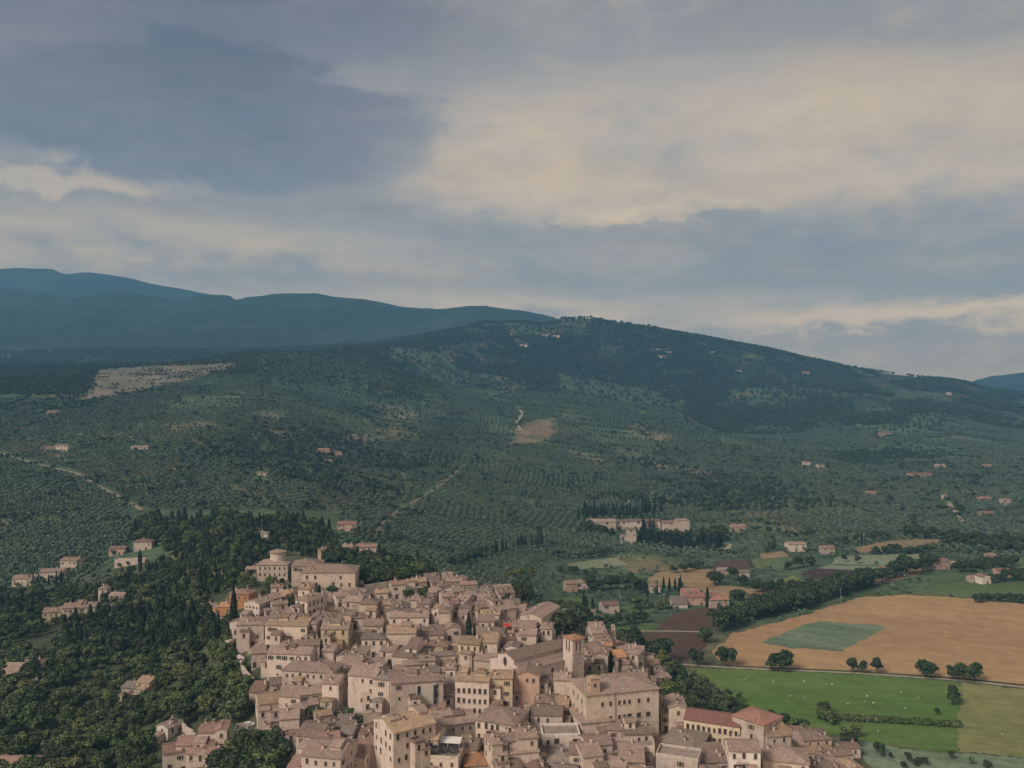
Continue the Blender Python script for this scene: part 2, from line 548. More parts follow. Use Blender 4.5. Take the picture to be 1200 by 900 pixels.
TOWN = [(300, 702), (420, 699), (450, 702), (500, 692), (508, 678), (530, 688), (600, 707), (640, 737), (660, 762), (690, 768),
        (698, 748), (725, 748), (752, 768), (772, 800), (778, 862), (860, 864), (930, 874), (1000, 888), (1012, 930),
        (350, 930), (330, 862), (300, 852), (302, 805), (330, 792), (292, 762), (272, 742)]
SCREE = [(93, 472), (108, 449), (109, 433), (180, 428), (285, 425), (282, 431), (230, 444), (190, 454), (150, 462), (118, 467)]
PATCHES = [([(598, 521), (606, 502), (628, 492), (650, 488), (648, 500), (655, 510), (632, 520)], (0.23, 0.165, 0.098), 0.85),
           ([(640, 488), (660, 480), (700, 492), (690, 497)], (0.14, 0.13, 0.06), 0.7),
           ([(720, 505), (745, 495), (790, 512), (770, 518)], (0.22, 0.16, 0.10), 0.6),
           ([(448, 492), (480, 500), (482, 518), (455, 520)], (0.14, 0.13, 0.07), 0.7),
           ([(425, 470), (480, 475), (498, 490), (470, 500), (440, 490)], (0.20, 0.16, 0.11), 0.5),
           ([(670, 500), (700, 505), (780, 545), (770, 552), (700, 520)], (0.10, 0.115, 0.065), 0.7),
           ([(745, 542), (800, 545), (860, 560), (850, 565), (770, 552)], (0.22, 0.16, 0.10), 0.5),
           ([(195, 500), (250, 492), (255, 500), (200, 508)], (0.19, 0.16, 0.10), 0.6),
           ([(300, 482), (335, 480), (335, 494), (305, 494)], (0.22, 0.17, 0.11), 0.6),
           ([(545, 450), (600, 452), (615, 462), (590, 468), (550, 458)], (0.10, 0.115, 0.075), 0.7),
           ([(690, 460), (760, 470), (730, 474), (690, 466)], (0.11, 0.12, 0.075), 0.7),
           ([(190, 470), (280, 462), (285, 475), (200, 482)], (0.095, 0.12, 0.07), 0.7),
           ([(710, 655), (760, 648), (790, 655), (800, 672), (740, 672)], (0.19, 0.15, 0.08), 0.7),
           ([(465, 603), (512, 602), (510, 607), (468, 608)], (0.15, 0.14, 0.07), 0.8),
           ([(655, 524), (690, 530), (720, 545), (705, 549), (670, 536)], (0.21, 0.155, 0.095), 0.6),
           ([(530, 505), (548, 512), (540, 520), (524, 513)], (0.20, 0.15, 0.09), 0.5),
           ([(400, 512), (440, 508), (452, 516), (415, 524)], (0.20, 0.16, 0.10), 0.55),
           ([(1000, 460), (1090, 470), (1130, 490), (1060, 500), (1000, 480)], (0.085, 0.095, 0.055), 0.7)]


def make_terrain():
    nr, nc = LX.shape
    verts = np.stack([LX, LY, LZ], -1).reshape(-1, 3)
    i = np.arange(nr * nc).reshape(nr, nc)
    q = np.stack([i[:-1, :-1], i[:-1, 1:], i[1:, 1:], i[1:, :-1]], -1).reshape(-1, 4)
    m, T, b = base_mat('land', 0.95)
    at = T.n('ShaderNodeAttribute', attribute_name='soil')
    geo = T.n('ShaderNodeNewGeometry')
    pos = geo.outputs['Position']
    n1 = T.noise(pos, 0.012, 6.0, 0.62)
    n2 = T.noise(pos, 0.11, 5.0, 0.65)
    n3 = T.noise(pos, 0.6, 3.0, 0.6)
    k = T.m('MULTIPLY', T.maprange(n1, 0.3, 0.7, 0.72, 1.28), T.maprange(n2, 0.3, 0.7, 0.60, 1.40))
    k = T.m('MULTIPLY', k, T.maprange(n3, 0.3, 0.7, 0.8, 1.2))
    c = T.mix(1.0, at.outputs['Color'], k, 'MULTIPLY')
    warm = T.mix(T.maprange(n2, 0.45, 0.75, 0.0, 0.35), c, T.mix(1.0, c, (1.5, 1.1, 0.75, 1), 'MULTIPLY'))
    T.l(warm, b.inputs['Base Color'])
    bp = T.n('ShaderNodeBump')
    bp.inputs['Strength'].default_value = 0.5
    bp.inputs['Distance'].default_value = 1.2
    T.l(n2, bp.inputs['Height'])
    T.l(bp.outputs[0], b.inputs['Normal'])
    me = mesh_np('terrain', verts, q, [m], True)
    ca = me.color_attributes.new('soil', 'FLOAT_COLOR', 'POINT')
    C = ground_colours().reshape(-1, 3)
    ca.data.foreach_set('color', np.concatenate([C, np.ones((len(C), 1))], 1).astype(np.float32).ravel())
    tag(link('terrain', me), 'hilly land from the wooded valley to the blue mountains', None, None, 'structure')


make_terrain()

# ------------------------------------------------------------------ haze: one closed box of air round camera and land
def make_haze():
    m = bpy.data.materials.new('air')
    m.use_nodes = True
    T = NT(m.node_tree)
    out = T.n('ShaderNodeOutputMaterial')
    pvn = T.n('ShaderNodeVolumePrincipled')
    pvn.inputs['Color'].default_value = HAZE_COL
    pvn.inputs['Density'].default_value = HAZE_DENS
    pvn.inputs['Density Attribute'].default_value = ''
    pvn.inputs['Temperature Attribute'].default_value = ''
    pvn.inputs['Anisotropy'].default_value = 0.0
    T.l(pvn.outputs[0], out.inputs['Volume'])
    try:
        m.cycles.homogeneous_volume = True
    except Exception:
        pass
    zmin, zmax = float(LZ.min()) - 1.0, float(LZ.max()) + 30.0
    xm = float(np.abs(LX).max()) + 20
    bm = bmesh.new()
    bmesh.ops.create_cube(bm, size=1.0)
    me = bpy.data.meshes.new('haze')
    for vtx in bm.verts:
        vtx.co = Vector((vtx.co.x * 2 * xm, (YG[-1] + 20) if vtx.co.y > 0 else -60.0, zmax if vtx.co.z > 0 else zmin))
    bm.to_mesh(me)
    bm.free()
    me.materials.append(m)
    tag(link('haze', me), 'thin bluish haze filling the air over the valley', None, None, 'stuff')


make_haze()

# ------------------------------------------------------------------ fields and tracks: sheets just above the plain
def sheet(name, poly, mat, lift, label, step=None, rag=1.4):
    pts = []
    n = len(poly)
    for i in range(n):
        (u1, v1), (u2, v2) = poly[i], poly[(i + 1) % n]
        k = max(1, int(math.hypot(u2 - u1, (v2 - v1) * 2) / 5))
        for j in range(k):
            p = cast(u1 + (u2 - u1) * j / k, v1 + (v2 - v1) * j / k)
            pts.append((p.x + rnd.uniform(-rag, rag), p.y + rnd.uniform(-rag, rag)))
    nb = len(pts)
    xs = np.array([p[0] for p in pts])
    ys = np.array([p[1] for p in pts])
    st = step or max(6.0, math.sqrt((np.ptp(xs) * np.ptp(ys)) / 500))
    gx, gy = np.meshgrid(np.arange(xs.min(), xs.max(), st), np.arange(ys.min(), ys.max(), st))
    gx, gy = gx.ravel(), gy.ravel()
    ins = in_poly(gx, gy, pts)
    allp = [Vector(p) for p in pts] + [Vector((a, b)) for a, b in zip(gx[ins], gy[ins])]
    vo, eo, fo = delaunay_2d_cdt(allp, [(i, (i + 1) % nb) for i in range(nb)], [], 1, 1e-4)[:3]
    vx = np.array([p.x for p in vo])
    vy = np.array([p.y for p in vo])
    vz = ground(vx, vy) + lift
    me = mesh_np(name, np.stack([vx, vy, vz], 1), [tuple(f) for f in fo], [mat], True)
    return tag(link(name, me), label, None, None, 'structure')


def ribbon(name, line, width, mat, lift, label, kind='structure'):
    ps = []
    for (u1, v1), (u2, v2) in zip(line, line[1:]):
        k = max(2, int(math.hypot(u2 - u1, v2 - v1) / 3))
        for j in range(k):
            ps.append(cast(u1 + (u2 - u1) * j / k, v1 + (v2 - v1) * j / k))
    ps.append(cast(*line[-1]))
    vs, fs = [], []
    for i, p in enumerate(ps):
        a, b = ps[max(0, i - 1)], ps[min(len(ps) - 1, i + 1)]
        d = Vector((b.x - a.x, b.y - a.y, 0))
        d = d.normalized() if d.length > 1e-6 else Vector((1, 0, 0))
        nrm = Vector((-d.y, d.x, 0)) * (width / 2) * rnd.uniform(0.85, 1.15)
        for s in (-1, 1):
            q = p + nrm * s
            vs.append((q.x, q.y, gz(q.x, q.y) + lift))
        if i:
            k = 2 * i
            fs.append((k - 2, k - 1, k + 1, k))
    me = mesh_np(name, vs, fs, [mat], True)
    return tag(link(name, me), label, None, None, kind)


def field_mat(name, col, col2, scale=0.02, furrow=0.0, ang=0.0, fine=0.12, amt=0.35):
    m, T, b = base_mat(name, 0.95)
    geo = T.n('ShaderNodeNewGeometry')
    mp = T.n('ShaderNodeMapping')
    mp.inputs['Rotation'].default_value = (0, 0, ang)
    T.l(geo.outputs['Position'], mp.inputs[0])
    pos = mp.outputs[0]
    st = T.n('ShaderNodeMapping')
    st.inputs['Scale'].default_value = (0.25, 1.0, 1.0)
    T.l(pos, st.inputs[0])
    n1 = T.noise(st.outputs[0], scale, 6.0, 0.6, 0.3)
    n2 = T.noise(pos, fine, 5.0, 0.65)
    c = T.mix(T.maprange(n1, 0.35, 0.68, 0, 1, True), (*col, 1), (*col2, 1))
    k = T.maprange(n2, 0.3, 0.7, 1 - amt, 1 + amt)
    ln = T.n('ShaderNodeMapping')
    ln.inputs['Scale'].default_value = (0.02, 1.0, 1.0)
    T.l(pos, ln.inputs[0])
    k = T.m('MULTIPLY', k, T.maprange(T.noise(ln.outputs[0], 0.35, 3.0, 0.7), 0.3, 0.7, 0.88, 1.10))
    k = T.m('MULTIPLY', k, T.maprange(T.noise(pos, 0.008, 3.0, 0.6), 0.3, 0.7, 0.86, 1.14))
    if furrow:
        wv = T.n('ShaderNodeTexWave')
        wv.inputs['Scale'].default_value = furrow
        wv.inputs['Distortion'].default_value = 1.5
        wv.inputs['Detail'].default_value = 2.0
        T.l(pos, wv.inputs[0])
        k = T.m('MULTIPLY', k, T.maprange(wv.outputs[1], 0, 1, 0.86, 1.1))
    T.l(T.mix(1.0, c, k, 'MULTIPLY'), b.inputs['Base Color'])
    return m


M_wheat = field_mat('wheat_stubble', (0.37, 0.235, 0.118), (0.31, 0.19, 0.095), 0.02, 0.0, 0.35, 0.10, 0.16)
M_sage = field_mat('sage_crop', (0.165, 0.205, 0.130), (0.105, 0.145, 0.085), 0.06, 0.0, 0.5, 0.2, 0.25)
M_grass = field_mat('meadow_grass', (0.086, 0.150, 0.033), (0.140, 0.182, 0.052), 0.02, 0.0, 0.12, 0.15, 0.2)
M_past = field_mat('dry_pasture', (0.175, 0.185, 0.065), (0.225, 0.195, 0.085), 0.02, 0.0, 0.3, 0.12, 0.2)
M_soil = field_mat('ploughed_soil', (0.105, 0.062, 0.044), (0.080, 0.046, 0.034), 0.03, 1.1, 1.2, 0.3, 0.25)
M_dark = field_mat('dark_soil', (0.062, 0.040, 0.036), (0.048, 0.032, 0.030), 0.03, 0.3, 0.2, 0.3, 0.25)
M_tan = field_mat('tan_stubble', (0.30, 0.205, 0.110), (0.22, 0.155, 0.085), 0.03, 0.2, 0.2, 0.2, 0.2)
M_pale = field_mat('pale_crop', (0.22, 0.235, 0.145), (0.17, 0.195, 0.12), 0.03, 0.2, 0.1, 0.2, 0.2)
M_green = field_mat('green_crop', (0.085, 0.125, 0.045), (0.11, 0.14, 0.06), 0.03, 0.25, 0.0, 0.2, 0.25)
M_track = flat_mat('track', (0.34, 0.285, 0.21), 0.95, 0.3, 0.3)
M_dirt = flat_mat('dirt_track', (0.24, 0.20, 0.145), 0.95, 0.3, 0.3)
M_verge = flat_mat('verge', (0.07, 0.075, 0.035), 0.95, 0.4, 0.6)
M_asph = flat_mat('asphalt', (0.22, 0.185, 0.16), 0.9, 0.2, 0.5)

FIELDS = [
    ('wheat_field', M_wheat, .10, 'large tan stubble field behind the row of round trees', [(835, 763), (848, 752), (860, 742), (910, 730), (977, 710), (1010, 700), (1060, 697), (1130, 701), (1200, 708), (1290, 714), (1290, 815), (1200, 806), (1130, 797), (1000, 788), (900, 783), (862, 782), (845, 775)]),
    ('crop_patch', M_sage, .20, 'grey-green crop patch inside the tan field', [(893, 753), (940, 733), (960, 728), (1035, 733), (1035, 738), (985, 763), (930, 760)]),
    ('meadow', M_grass, .10, 'bright green meadow dotted with pale bales', [(806, 783), (862, 784.5), (1000, 790), (1125, 799), (1124, 850), (1122, 882), (1060, 876), (1000, 866), (930, 850), (880, 832), (840, 805)]),
    ('pasture', M_past, .12, 'yellowish pasture beside the green meadow', [(1126, 799.5), (1200, 808), (1290, 817), (1290, 893), (1123, 881)]),
    ('crop_strip', M_sage, .16, 'grey-green crop strip below the pasture', [(1000, 867), (1060, 878), (1123, 883), (1290, 895), (1290, 930), (1040, 930)]),
    ('ploughed_field', M_soil, .12, 'rounded brown ploughed field below the farm', [(771, 738), (779, 727), (790, 719), (806, 715), (836, 711), (845, 722), (832, 739)]),
    ('ploughed_plot', M_soil, .12, 'brown ploughed plot beyond the edge of town', [(742, 741), (820, 741.5), (834, 742.5), (818, 772), (792, 778), (770, 766)]),
    ('grass_strip', M_green, .12, 'green grass strip between brown field and dark wood', [(698, 729), (735, 728), (770, 730), (766, 739), (697, 739)]),
    ('stubble_field', M_tan, .12, 'narrow tan field behind the red-roofed farm', [(798, 689), (850, 686), (880, 690), (962, 694), (955, 701), (880, 701), (820, 698), (798, 697)]),
    ('fallow_field', M_tan, .12, 'olive-tan fallow field with a lone round tree', [(756, 684), (768, 672), (800, 665), (835, 668), (845, 676), (838, 688), (800, 688)]),
    ('soil_field', M_soil, .12, 'brown field above the fallow land', [(830, 666), (842, 658), (878, 655), (886, 665), (860, 668)]),
    ('green_plot', M_green, .12, 'light green plot left of the dark hedges', [(880, 665), (876, 655), (905, 653), (925, 661), (918, 668)]),
    ('dark_field', M_dark, .12, 'dark brown ploughed field between hedges', [(938, 672), (958, 666), (1024, 670), (1006, 680), (950, 683)]),
    ('barley_field', M_tan, .14, 'tan field tapering behind the long hedge', [(1000, 681), (1025, 670), (1030, 663), (1088, 667), (1070, 676), (1028, 685)]),
    ('pale_field', M_pale, .12, 'pale green field with scattered small trees', [(975, 661), (980, 652), (1088, 649), (1070, 660), (1030, 663)]),
    ('sage_plot', M_pale, .13, 'narrow pale plot above the dark field', [(958, 666), (972, 662), (1028, 664), (1022, 669)]),
    ('hay_field', M_tan, .12, 'tan field at the foot of the olive terraces', [(998, 642), (1050, 633), (1100, 632), (1113, 637), (1080, 643), (1008, 648)]),
    ('green_field', M_green, .14, 'long green field beyond the tan stubble', [(1063, 696), (1100, 686), (1128, 681), (1200, 683), (1290, 685), (1290, 711), (1200, 706), (1130, 700)]),
    ('vineyard', M_green, .35, 'small green vineyard plot beside the town', [(637, 706), (662, 701), (690, 700), (692, 717), (642, 722)]),
    ('stubble_plot', M_tan, .14, 'small tan plot above the green plot', [(886, 650), (918, 646), (926, 652), (896, 655)]),
    ('clover_field', M_pale, .4, 'pale green strip among the olive plots beyond town', [(662, 661), (720, 654), (738, 663), (682, 668)]),
    ('bean_field', M_green, .14, 'narrow green plot behind the pink houses', [(1092, 676), (1128, 667), (1150, 670), (1128, 679), (1098, 684)]),
    ('mown_strip', M_past, .14, 'yellowish strip between hedge and dark field', [(896, 684), (930, 675), (946, 682), (905, 688)]),
    ('vegetable_plot', M_green, .2, 'green garden plot in front of the farm', [(722, 712), (770, 705), (790, 700), (786, 712), (740, 722)]),
]
for nm, mt, lf, lb, poly in FIELDS:
    sheet(nm, poly, mt, lf, lb)
TRACKS = [
    ('farm_track', 2.4, [(796, 779), (862, 783.2), (1000, 789), (1130, 798), (1290, 816)], 'pale farm track between the stubble and the meadow'),
    ('field_path', 2.2, [(745, 740), (790, 740), (833, 741.5)], 'pale path between two ploughed fields'),
    ('country_lane', 6, [(1108, 583), (1113, 592), (1121, 602), (1127, 611)], 'straight pale lane through the olive terraces'),
    ('hill_road', 4.2, [(-40, 520), (0, 531), (40, 543), (90, 555), (115, 570), (150, 588), (166, 598)], 'pale road cutting diagonally through the olive groves'),
    ('steep_track', 2.6, [(437, 629), (450, 612), (470, 596), (500, 580), (520, 566), (545, 545)], 'steep track climbing between olive groves'),
    ('bend_track', 5, [(840, 647), (852, 644), (856, 638), (848, 638)], 'pale bend of track beside the dark wood'),
    ('quarry_track', 6, [(610, 505), (606, 495), (612, 485), (608, 478)], 'pale track above the dry clearing'),
    ('villa_drive', 4, [(735, 590), (745, 581), (770, 577)], 'pale drive above the walled villa'),
    ('town_street', 5.5, [(300, 853), (314, 852), (325, 857), (333, 872), (342, 888), (352, 910)], 'sloping street along the edge of town'),
    ('valley_road', 2.6, [(770, 760), (790, 775), (815, 795), (840, 812)], 'narrow road down the slope beside town'),
]
for nm, wd, ln, lb in TRACKS:
    ribbon(nm, ln, wd, M_asph if nm == 'town_street' else M_dirt if nm in ('hill_road', 'steep_track', 'valley_road', 'villa_drive') else M_track, 0.45 if wd > 3 else 0.3, lb)

ribbon('field_verge', [(862, 781.6), (1000, 787.4), (1130, 796.2), (1290, 813)], 2.6, M_verge, 0.42, 'dark grassy bank along the lower edge of the stubble')

# ------------------------------------------------------------------ building materials
def wall_mat(name, col, stain=0.25):
    m, T, b = base_mat(name, 0.92)
    tc = T.n('ShaderNodeTexCoord')
    oi = T.n('ShaderNodeObjectInfo')
    r = oi.outputs['Random']
    off = T.n('ShaderNodeVectorMath', operation='ADD')
    T.l(tc.outputs['Object'], off.inputs[0])
    cx = T.n('ShaderNodeCombineXYZ')
    T.l(T.m('MULTIPLY', r, 90.0), cx.inputs[0])
    T.l(T.m('MULTIPLY', r, 41.0), cx.inputs[1])
    T.l(cx.outputs[0], off.inputs[1])
    p = off.outputs[0]
    stretch = T.n('ShaderNodeMapping')
    stretch.inputs['Scale'].default_value = (1.0, 1.0, 0.28)
    T.l(p, stretch.inputs[0])
    n1 = T.noise(stretch.outputs[0], 0.55, 5.0, 0.65)
    n2 = T.noise(p, 2.6, 5.0, 0.7)
    k = T.m('MULTIPLY', T.maprange(n1, 0.25, 0.75, 1 - stain, 1 + stain * 0.7), T.maprange(n2, 0.25, 0.75, 0.84, 1.14))
    k = T.m('MULTIPLY', k, T.maprange(r, 0, 1, 0.80, 1.16))
    c = T.mix(T.maprange(T.noise(cx.outputs[0], 3.1, 0.0), 0.3, 0.7, 0.0, 0.5), (*col, 1), (col[0] * 0.97, col[1] * 1.03, col[2] * 1.10, 1))
    n3 = T.noise(p, 0.30, 6.0, 0.6, 0.8)
    c = T.mix(T.maprange(n3, 0.55, 0.60, 0.0, 0.55), c, (0.36, 0.285, 0.225, 1))
    c = T.mix(T.maprange(n3, 0.40, 0.36, 0.0, 0.4), c, (0.60, 0.49, 0.40, 1))
    c = T.mix(T.maprange(n1, 0.52, 0.72, 0.0, 0.45), c, (col[0] * 0.80, col[1] * 0.74, col[2] * 0.70, 1))
    T.l(T.mix(1.0, c, k, 'MULTIPLY'), b.inputs['Base Color'])
    bp = T.n('ShaderNodeBump')
    bp.inputs['Strength'].default_value = 0.35
    bp.inputs['Distance'].default_value = 0.06
    T.l(n2, bp.inputs['Height'])
    T.l(bp.outputs[0], b.inputs['Normal'])
    return m


def roof_mat(name, col, col2):
    m, T, b = base_mat(name, 0.9)
    tc = T.n('ShaderNodeTexCoord')
    oi = T.n('ShaderNodeObjectInfo')
    r = oi.outputs['Random']
    cx = T.n('ShaderNodeCombineXYZ')
    T.l(T.m('MULTIPLY', r, 77.0), cx.inputs[0])
    T.l(T.m('MULTIPLY', r, 33.0), cx.inputs[1])
    off = T.n('ShaderNodeVectorMath', operation='ADD')
    T.l(tc.outputs['Object'], off.inputs[0])
    T.l(cx.outputs[0], off.inputs[1])
    p = off.outputs[0]
    n1 = T.noise(p, 0.42, 5.0, 0.65)
    n2 = T.noise(p, 3.6, 4.0, 0.75)
    vo = T.n('ShaderNodeTexVoronoi')
    vo.inputs['Scale'].default_value = 2.3
    T.l(p, vo.inputs['Vector'])
    sp = T.n('ShaderNodeSeparateColor')
    T.l(vo.outputs['Color'], sp.inputs[0])
    c = T.mix(T.maprange(n1, 0.32, 0.68, 0, 1, True), (*col, 1), (*col2, 1))
    k = T.m('MULTIPLY', T.maprange(n2, 0.25, 0.75, 0.72, 1.26), T.maprange(sp.outputs[0], 0, 1, 0.80, 1.18))
    k = T.m('MULTIPLY', k, T.maprange(r, 0, 1, 0.70, 1.28))
    c = T.mix(T.maprange(n1, 0.55, 0.75, 0.0, 0.5), c, (0.17, 0.155, 0.115, 1))
    T.l(T.mix(1.0, c, k, 'MULTIPLY'), b.inputs['Base Color'])
    bp = T.n('ShaderNodeBump')
    bp.inputs['Strength'].default_value = 0.6
    bp.inputs['Distance'].default_value = 0.12
    T.l(sp.outputs[1], bp.inputs['Height'])
    T.l(bp.outputs[0], b.inputs['Normal'])
    return m


WALLS = [wall_mat('pink_stone', (0.585, 0.462, 0.382)), wall_mat('cream_plaster', (0.595, 0.475, 0.375)),
         wall_mat('ochre_plaster', (0.56, 0.435, 0.285)), wall_mat('orange_plaster', (0.44, 0.200, 0.080)),
         wall_mat('white_plaster', (0.64, 0.540, 0.460), 0.2), wall_mat('salmon_plaster', (0.50, 0.325, 0.240)),
         wall_mat('grey_stone', (0.43, 0.350, 0.290), 0.3), wall_mat('brick_red', (0.36, 0.130, 0.070))]
ROOFS = [roof_mat('brown_tile', (0.290, 0.202, 0.158), (0.222, 0.160, 0.130)), roof_mat('tan_tile', (0.33, 0.225, 0.145), (0.26, 0.180, 0.125)),
         roof_mat('red_tile', (0.33, 0.165, 0.120), (0.27, 0.140, 0.105)), roof_mat('grey_tile', (0.250, 0.195, 0.160), (0.205, 0.165, 0.138)),
         roof_mat('orange_tile', (0.38, 0.190, 0.100), (0.31, 0.165, 0.095)), roof_mat('pink_tile', (0.28, 0.170, 0.132), (0.23, 0.145, 0.115)),
         roof_mat('maroon_tile', (0.24, 0.115, 0.092), (0.20, 0.100, 0.082))]
M_glass = flat_mat('dark_glass', (0.055, 0.046, 0.042), 0.3, 0.3, 0.7)
M_stone = flat_mat('window_stone', (0.44, 0.36, 0.30), 0.9, 0.15, 1.0)
M_shut = flat_mat('brown_shutter', (0.085, 0.055, 0.040), 0.7, 0.3, 1.0)
M_shutg = flat_mat('green_shutter', (0.05, 0.065, 0.05), 0.7, 0.3, 1.0)
M_door = flat_mat('door_wood', (0.075, 0.045, 0.030), 0.7, 0.3, 1.0)
M_metal = flat_mat('grey_metal', (0.30, 0.30, 0.30), 0.5, 0.2, 1.0, metal=0.6)
M_awning = flat_mat('awning_cloth', (0.62, 0.58, 0.52), 0.8, 0.1, 1.0)
M_redcloth = flat_mat('red_cloth', (0.42, 0.05, 0.04), 0.8, 0.1, 1.0)
M_darkcloth = flat_mat('dark_cloth', (0.035, 0.037, 0.04), 0.8, 0.2, 1.0)


class MB:
    """collects boxes and polygons with material numbers"""
    def __init__(self):
        self.v, self.f, self.m = [], [], []
    def box(self, x0, x1, y0, y1, z0, z1, m=0):
        i = len(self.v)
        self.v += [(x0, y0, z0), (x1, y0, z0), (x1, y1, z0), (x0, y1, z0), (x0, y0, z1), (x1, y0, z1), (x1, y1, z1), (x0, y1, z1)]
        self.f += [(i, i + 3, i + 2, i + 1), (i + 4, i + 5, i + 6, i + 7), (i, i + 1, i + 5, i + 4), (i + 1, i + 2, i + 6, i + 5),
                   (i + 2, i + 3, i + 7, i + 6), (i + 3, i, i + 4, i + 7)]
        self.m += [m] * 6
    def poly(self, pts, m=0):
        i = len(self.v)
        self.v += list(pts)
        self.f.append(tuple(range(i, i + len(pts))))
        self.m.append(m)
    def prism(self, pts, axis, a0, a1, m=0):
        """closed prism: 2D outline pts extruded along axis 0 (x) or 1 (y)"""
        def P(p, a):
            return (a, p[0], p[1]) if axis == 0 else (p[0], a, p[1])
        i, n = len(self.v), len(pts)
        self.v += [P(p, a0) for p in pts] + [P(p, a1) for p in pts]
        self.f.append(tuple(range(i, i + n)))
        self.f.append(tuple(range(i + 2 * n - 1, i + n - 1, -1)))
        for k in range(n):
            j = (k + 1) % n
            self.f.append((i + k, i + n + k, i + n + j, i + j))
        self.m += [m] * (n + 2)
    def tube(self, p0, p1, r0, r1, n=6, m=0):
        p0, p1 = Vector(p0), Vector(p1)
        d = (p1 - p0).normalized()
        a = d.orthogonal().normalized()
        b = d.cross(a)
        i = len(self.v)
        for p, r in ((p0, r0), (p1, r1)):
            for k in range(n):
                t = 2 * math.pi * k / n
                self.v.append(tuple(p + a * (r * math.cos(t)) + b * (r * math.sin(t))))
        for k in range(n):
            j = (k + 1) % n
            self.f.append((i + k, i + j, i + n + j, i + n + k))
            self.m.append(m)
        self.f.append(tuple(range(i + n, i + 2 * n)))
        self.m.append(m)
    def mesh(self, name, mats, smooth=False):
        me = bpy.data.meshes.new(name)
        me.from_pydata(self.v, [], self.f)
        for m in mats:
            me.materials.append(m)
        me.polygons.foreach_set('material_index', self.m)
        if smooth:
            me.polygons.foreach_set('use_smooth', [True] * len(self.f))
        me.update()
        bm = bmesh.new()
        bm.from_mesh(me)
        bmesh.ops.recalc_face_normals(bm, faces=bm.faces)
        bm.to_mesh(me)
        bm.free()
        return me


def window_mesh(kind):
    b = MB()
    w, h = {'tall': (1.0, 1.9), 'wide': (1.6, 1.7)}.get(kind, (0.95, 1.55))
    t = 0.14
    if kind == 'arch':
        n = 8
        out = [(-w / 2 - t, 0)] + [(-(w / 2 + t) * math.cos(math.pi * k / n), h * 0.65 + (w / 2 + t) * math.sin(math.pi * k / n)) for k in range(n + 1)] + [(w / 2 + t, 0)]
        inn = [(-w / 2, 0.1)] + [(-(w / 2) * math.cos(math.pi * k / n), h * 0.65 + (w / 2) * math.sin(math.pi * k / n)) for k in range(n + 1)] + [(w / 2, 0.1)]
        b.prism(out, 1, -0.03, 0.08, 0)
        b.prism(inn, 1, -0.034, 0.05, 1)
        return b.mesh('window_arch', [M_stone, M_glass])
    b.box(-w / 2, w / 2, -0.03, 0.05, 0.0, h, 1)
    b.box(-w / 2 - t, -w / 2, -0.09, 0.05, 0.0, h, 0)
    b.box(w / 2, w / 2 + t, -0.09, 0.05, 0.0, h, 0)
    b.box(-w / 2 - t, w / 2 + t, -0.09, 0.05, h, h + t, 0)
    b.box(-w / 2 - t * 1.5, w / 2 + t * 1.5, -0.18, 0.05, -0.14, 0.0, 0)
    b.box(-0.035, 0.035, -0.06, 0.03, 0.0, h, 2)
    if kind in ('shutter', 'green'):
        for s in (-1, 1):
            x = s * (w / 2 + t + 0.26)
            b.box(x - 0.25, x + 0.25, -0.10, -0.02, 0.02, h, 2)
    if kind == 'closed':
        b.box(-w / 2, w / 2, -0.075, -0.035, 0.02, h, 2)
    return b.mesh('window_' + kind, [M_stone, M_glass, M_shutg if kind == 'green' else M_shut])


WIN = {k: window_mesh(k) for k in ('plain', 'tall', 'shutter', 'green', 'closed', 'wide', 'arch')}


def door_mesh():
    b = MB()
    b.box(-0.65, 0.65, -0.06, 0.05, 0, 2.3, 1)
    b.box(-0.85, -0.65, -0.12, 0.05, 0, 2.3, 0)
    b.box(0.65, 0.85, -0.12, 0.05, 0, 2.3, 0)
    b.box(-0.85, 0.85, -0.12, 0.05, 2.3, 2.55, 0)
    return b.mesh('door', [M_stone, M_door])


DOOR = door_mesh()


def chimney_mesh(i):
    b = MB()
    h = (1.1, 1.5, 0.9)[i]
    b.box(-0.3, 0.3, -0.3, 0.3, -0.8, h, 0)
    b.box(-0.42, 0.42, -0.42, 0.42, h, h + 0.12, 1)
    b.box(-0.28, 0.28, -0.28, 0.28, h + 0.12, h + 0.36, 2)
    b.box(-0.4, 0.4, -0.4, 0.4, h + 0.36, h + 0.46, 1)
    return b.mesh('chimney', [WALLS[0], ROOFS[0], M_glass])


CHIM = [chimney_mesh(i) for i in range(3)]
ANNEX = True
HOUSES = []        # every building: dict with footprint, used for spacing and labels
SINK = 5.0


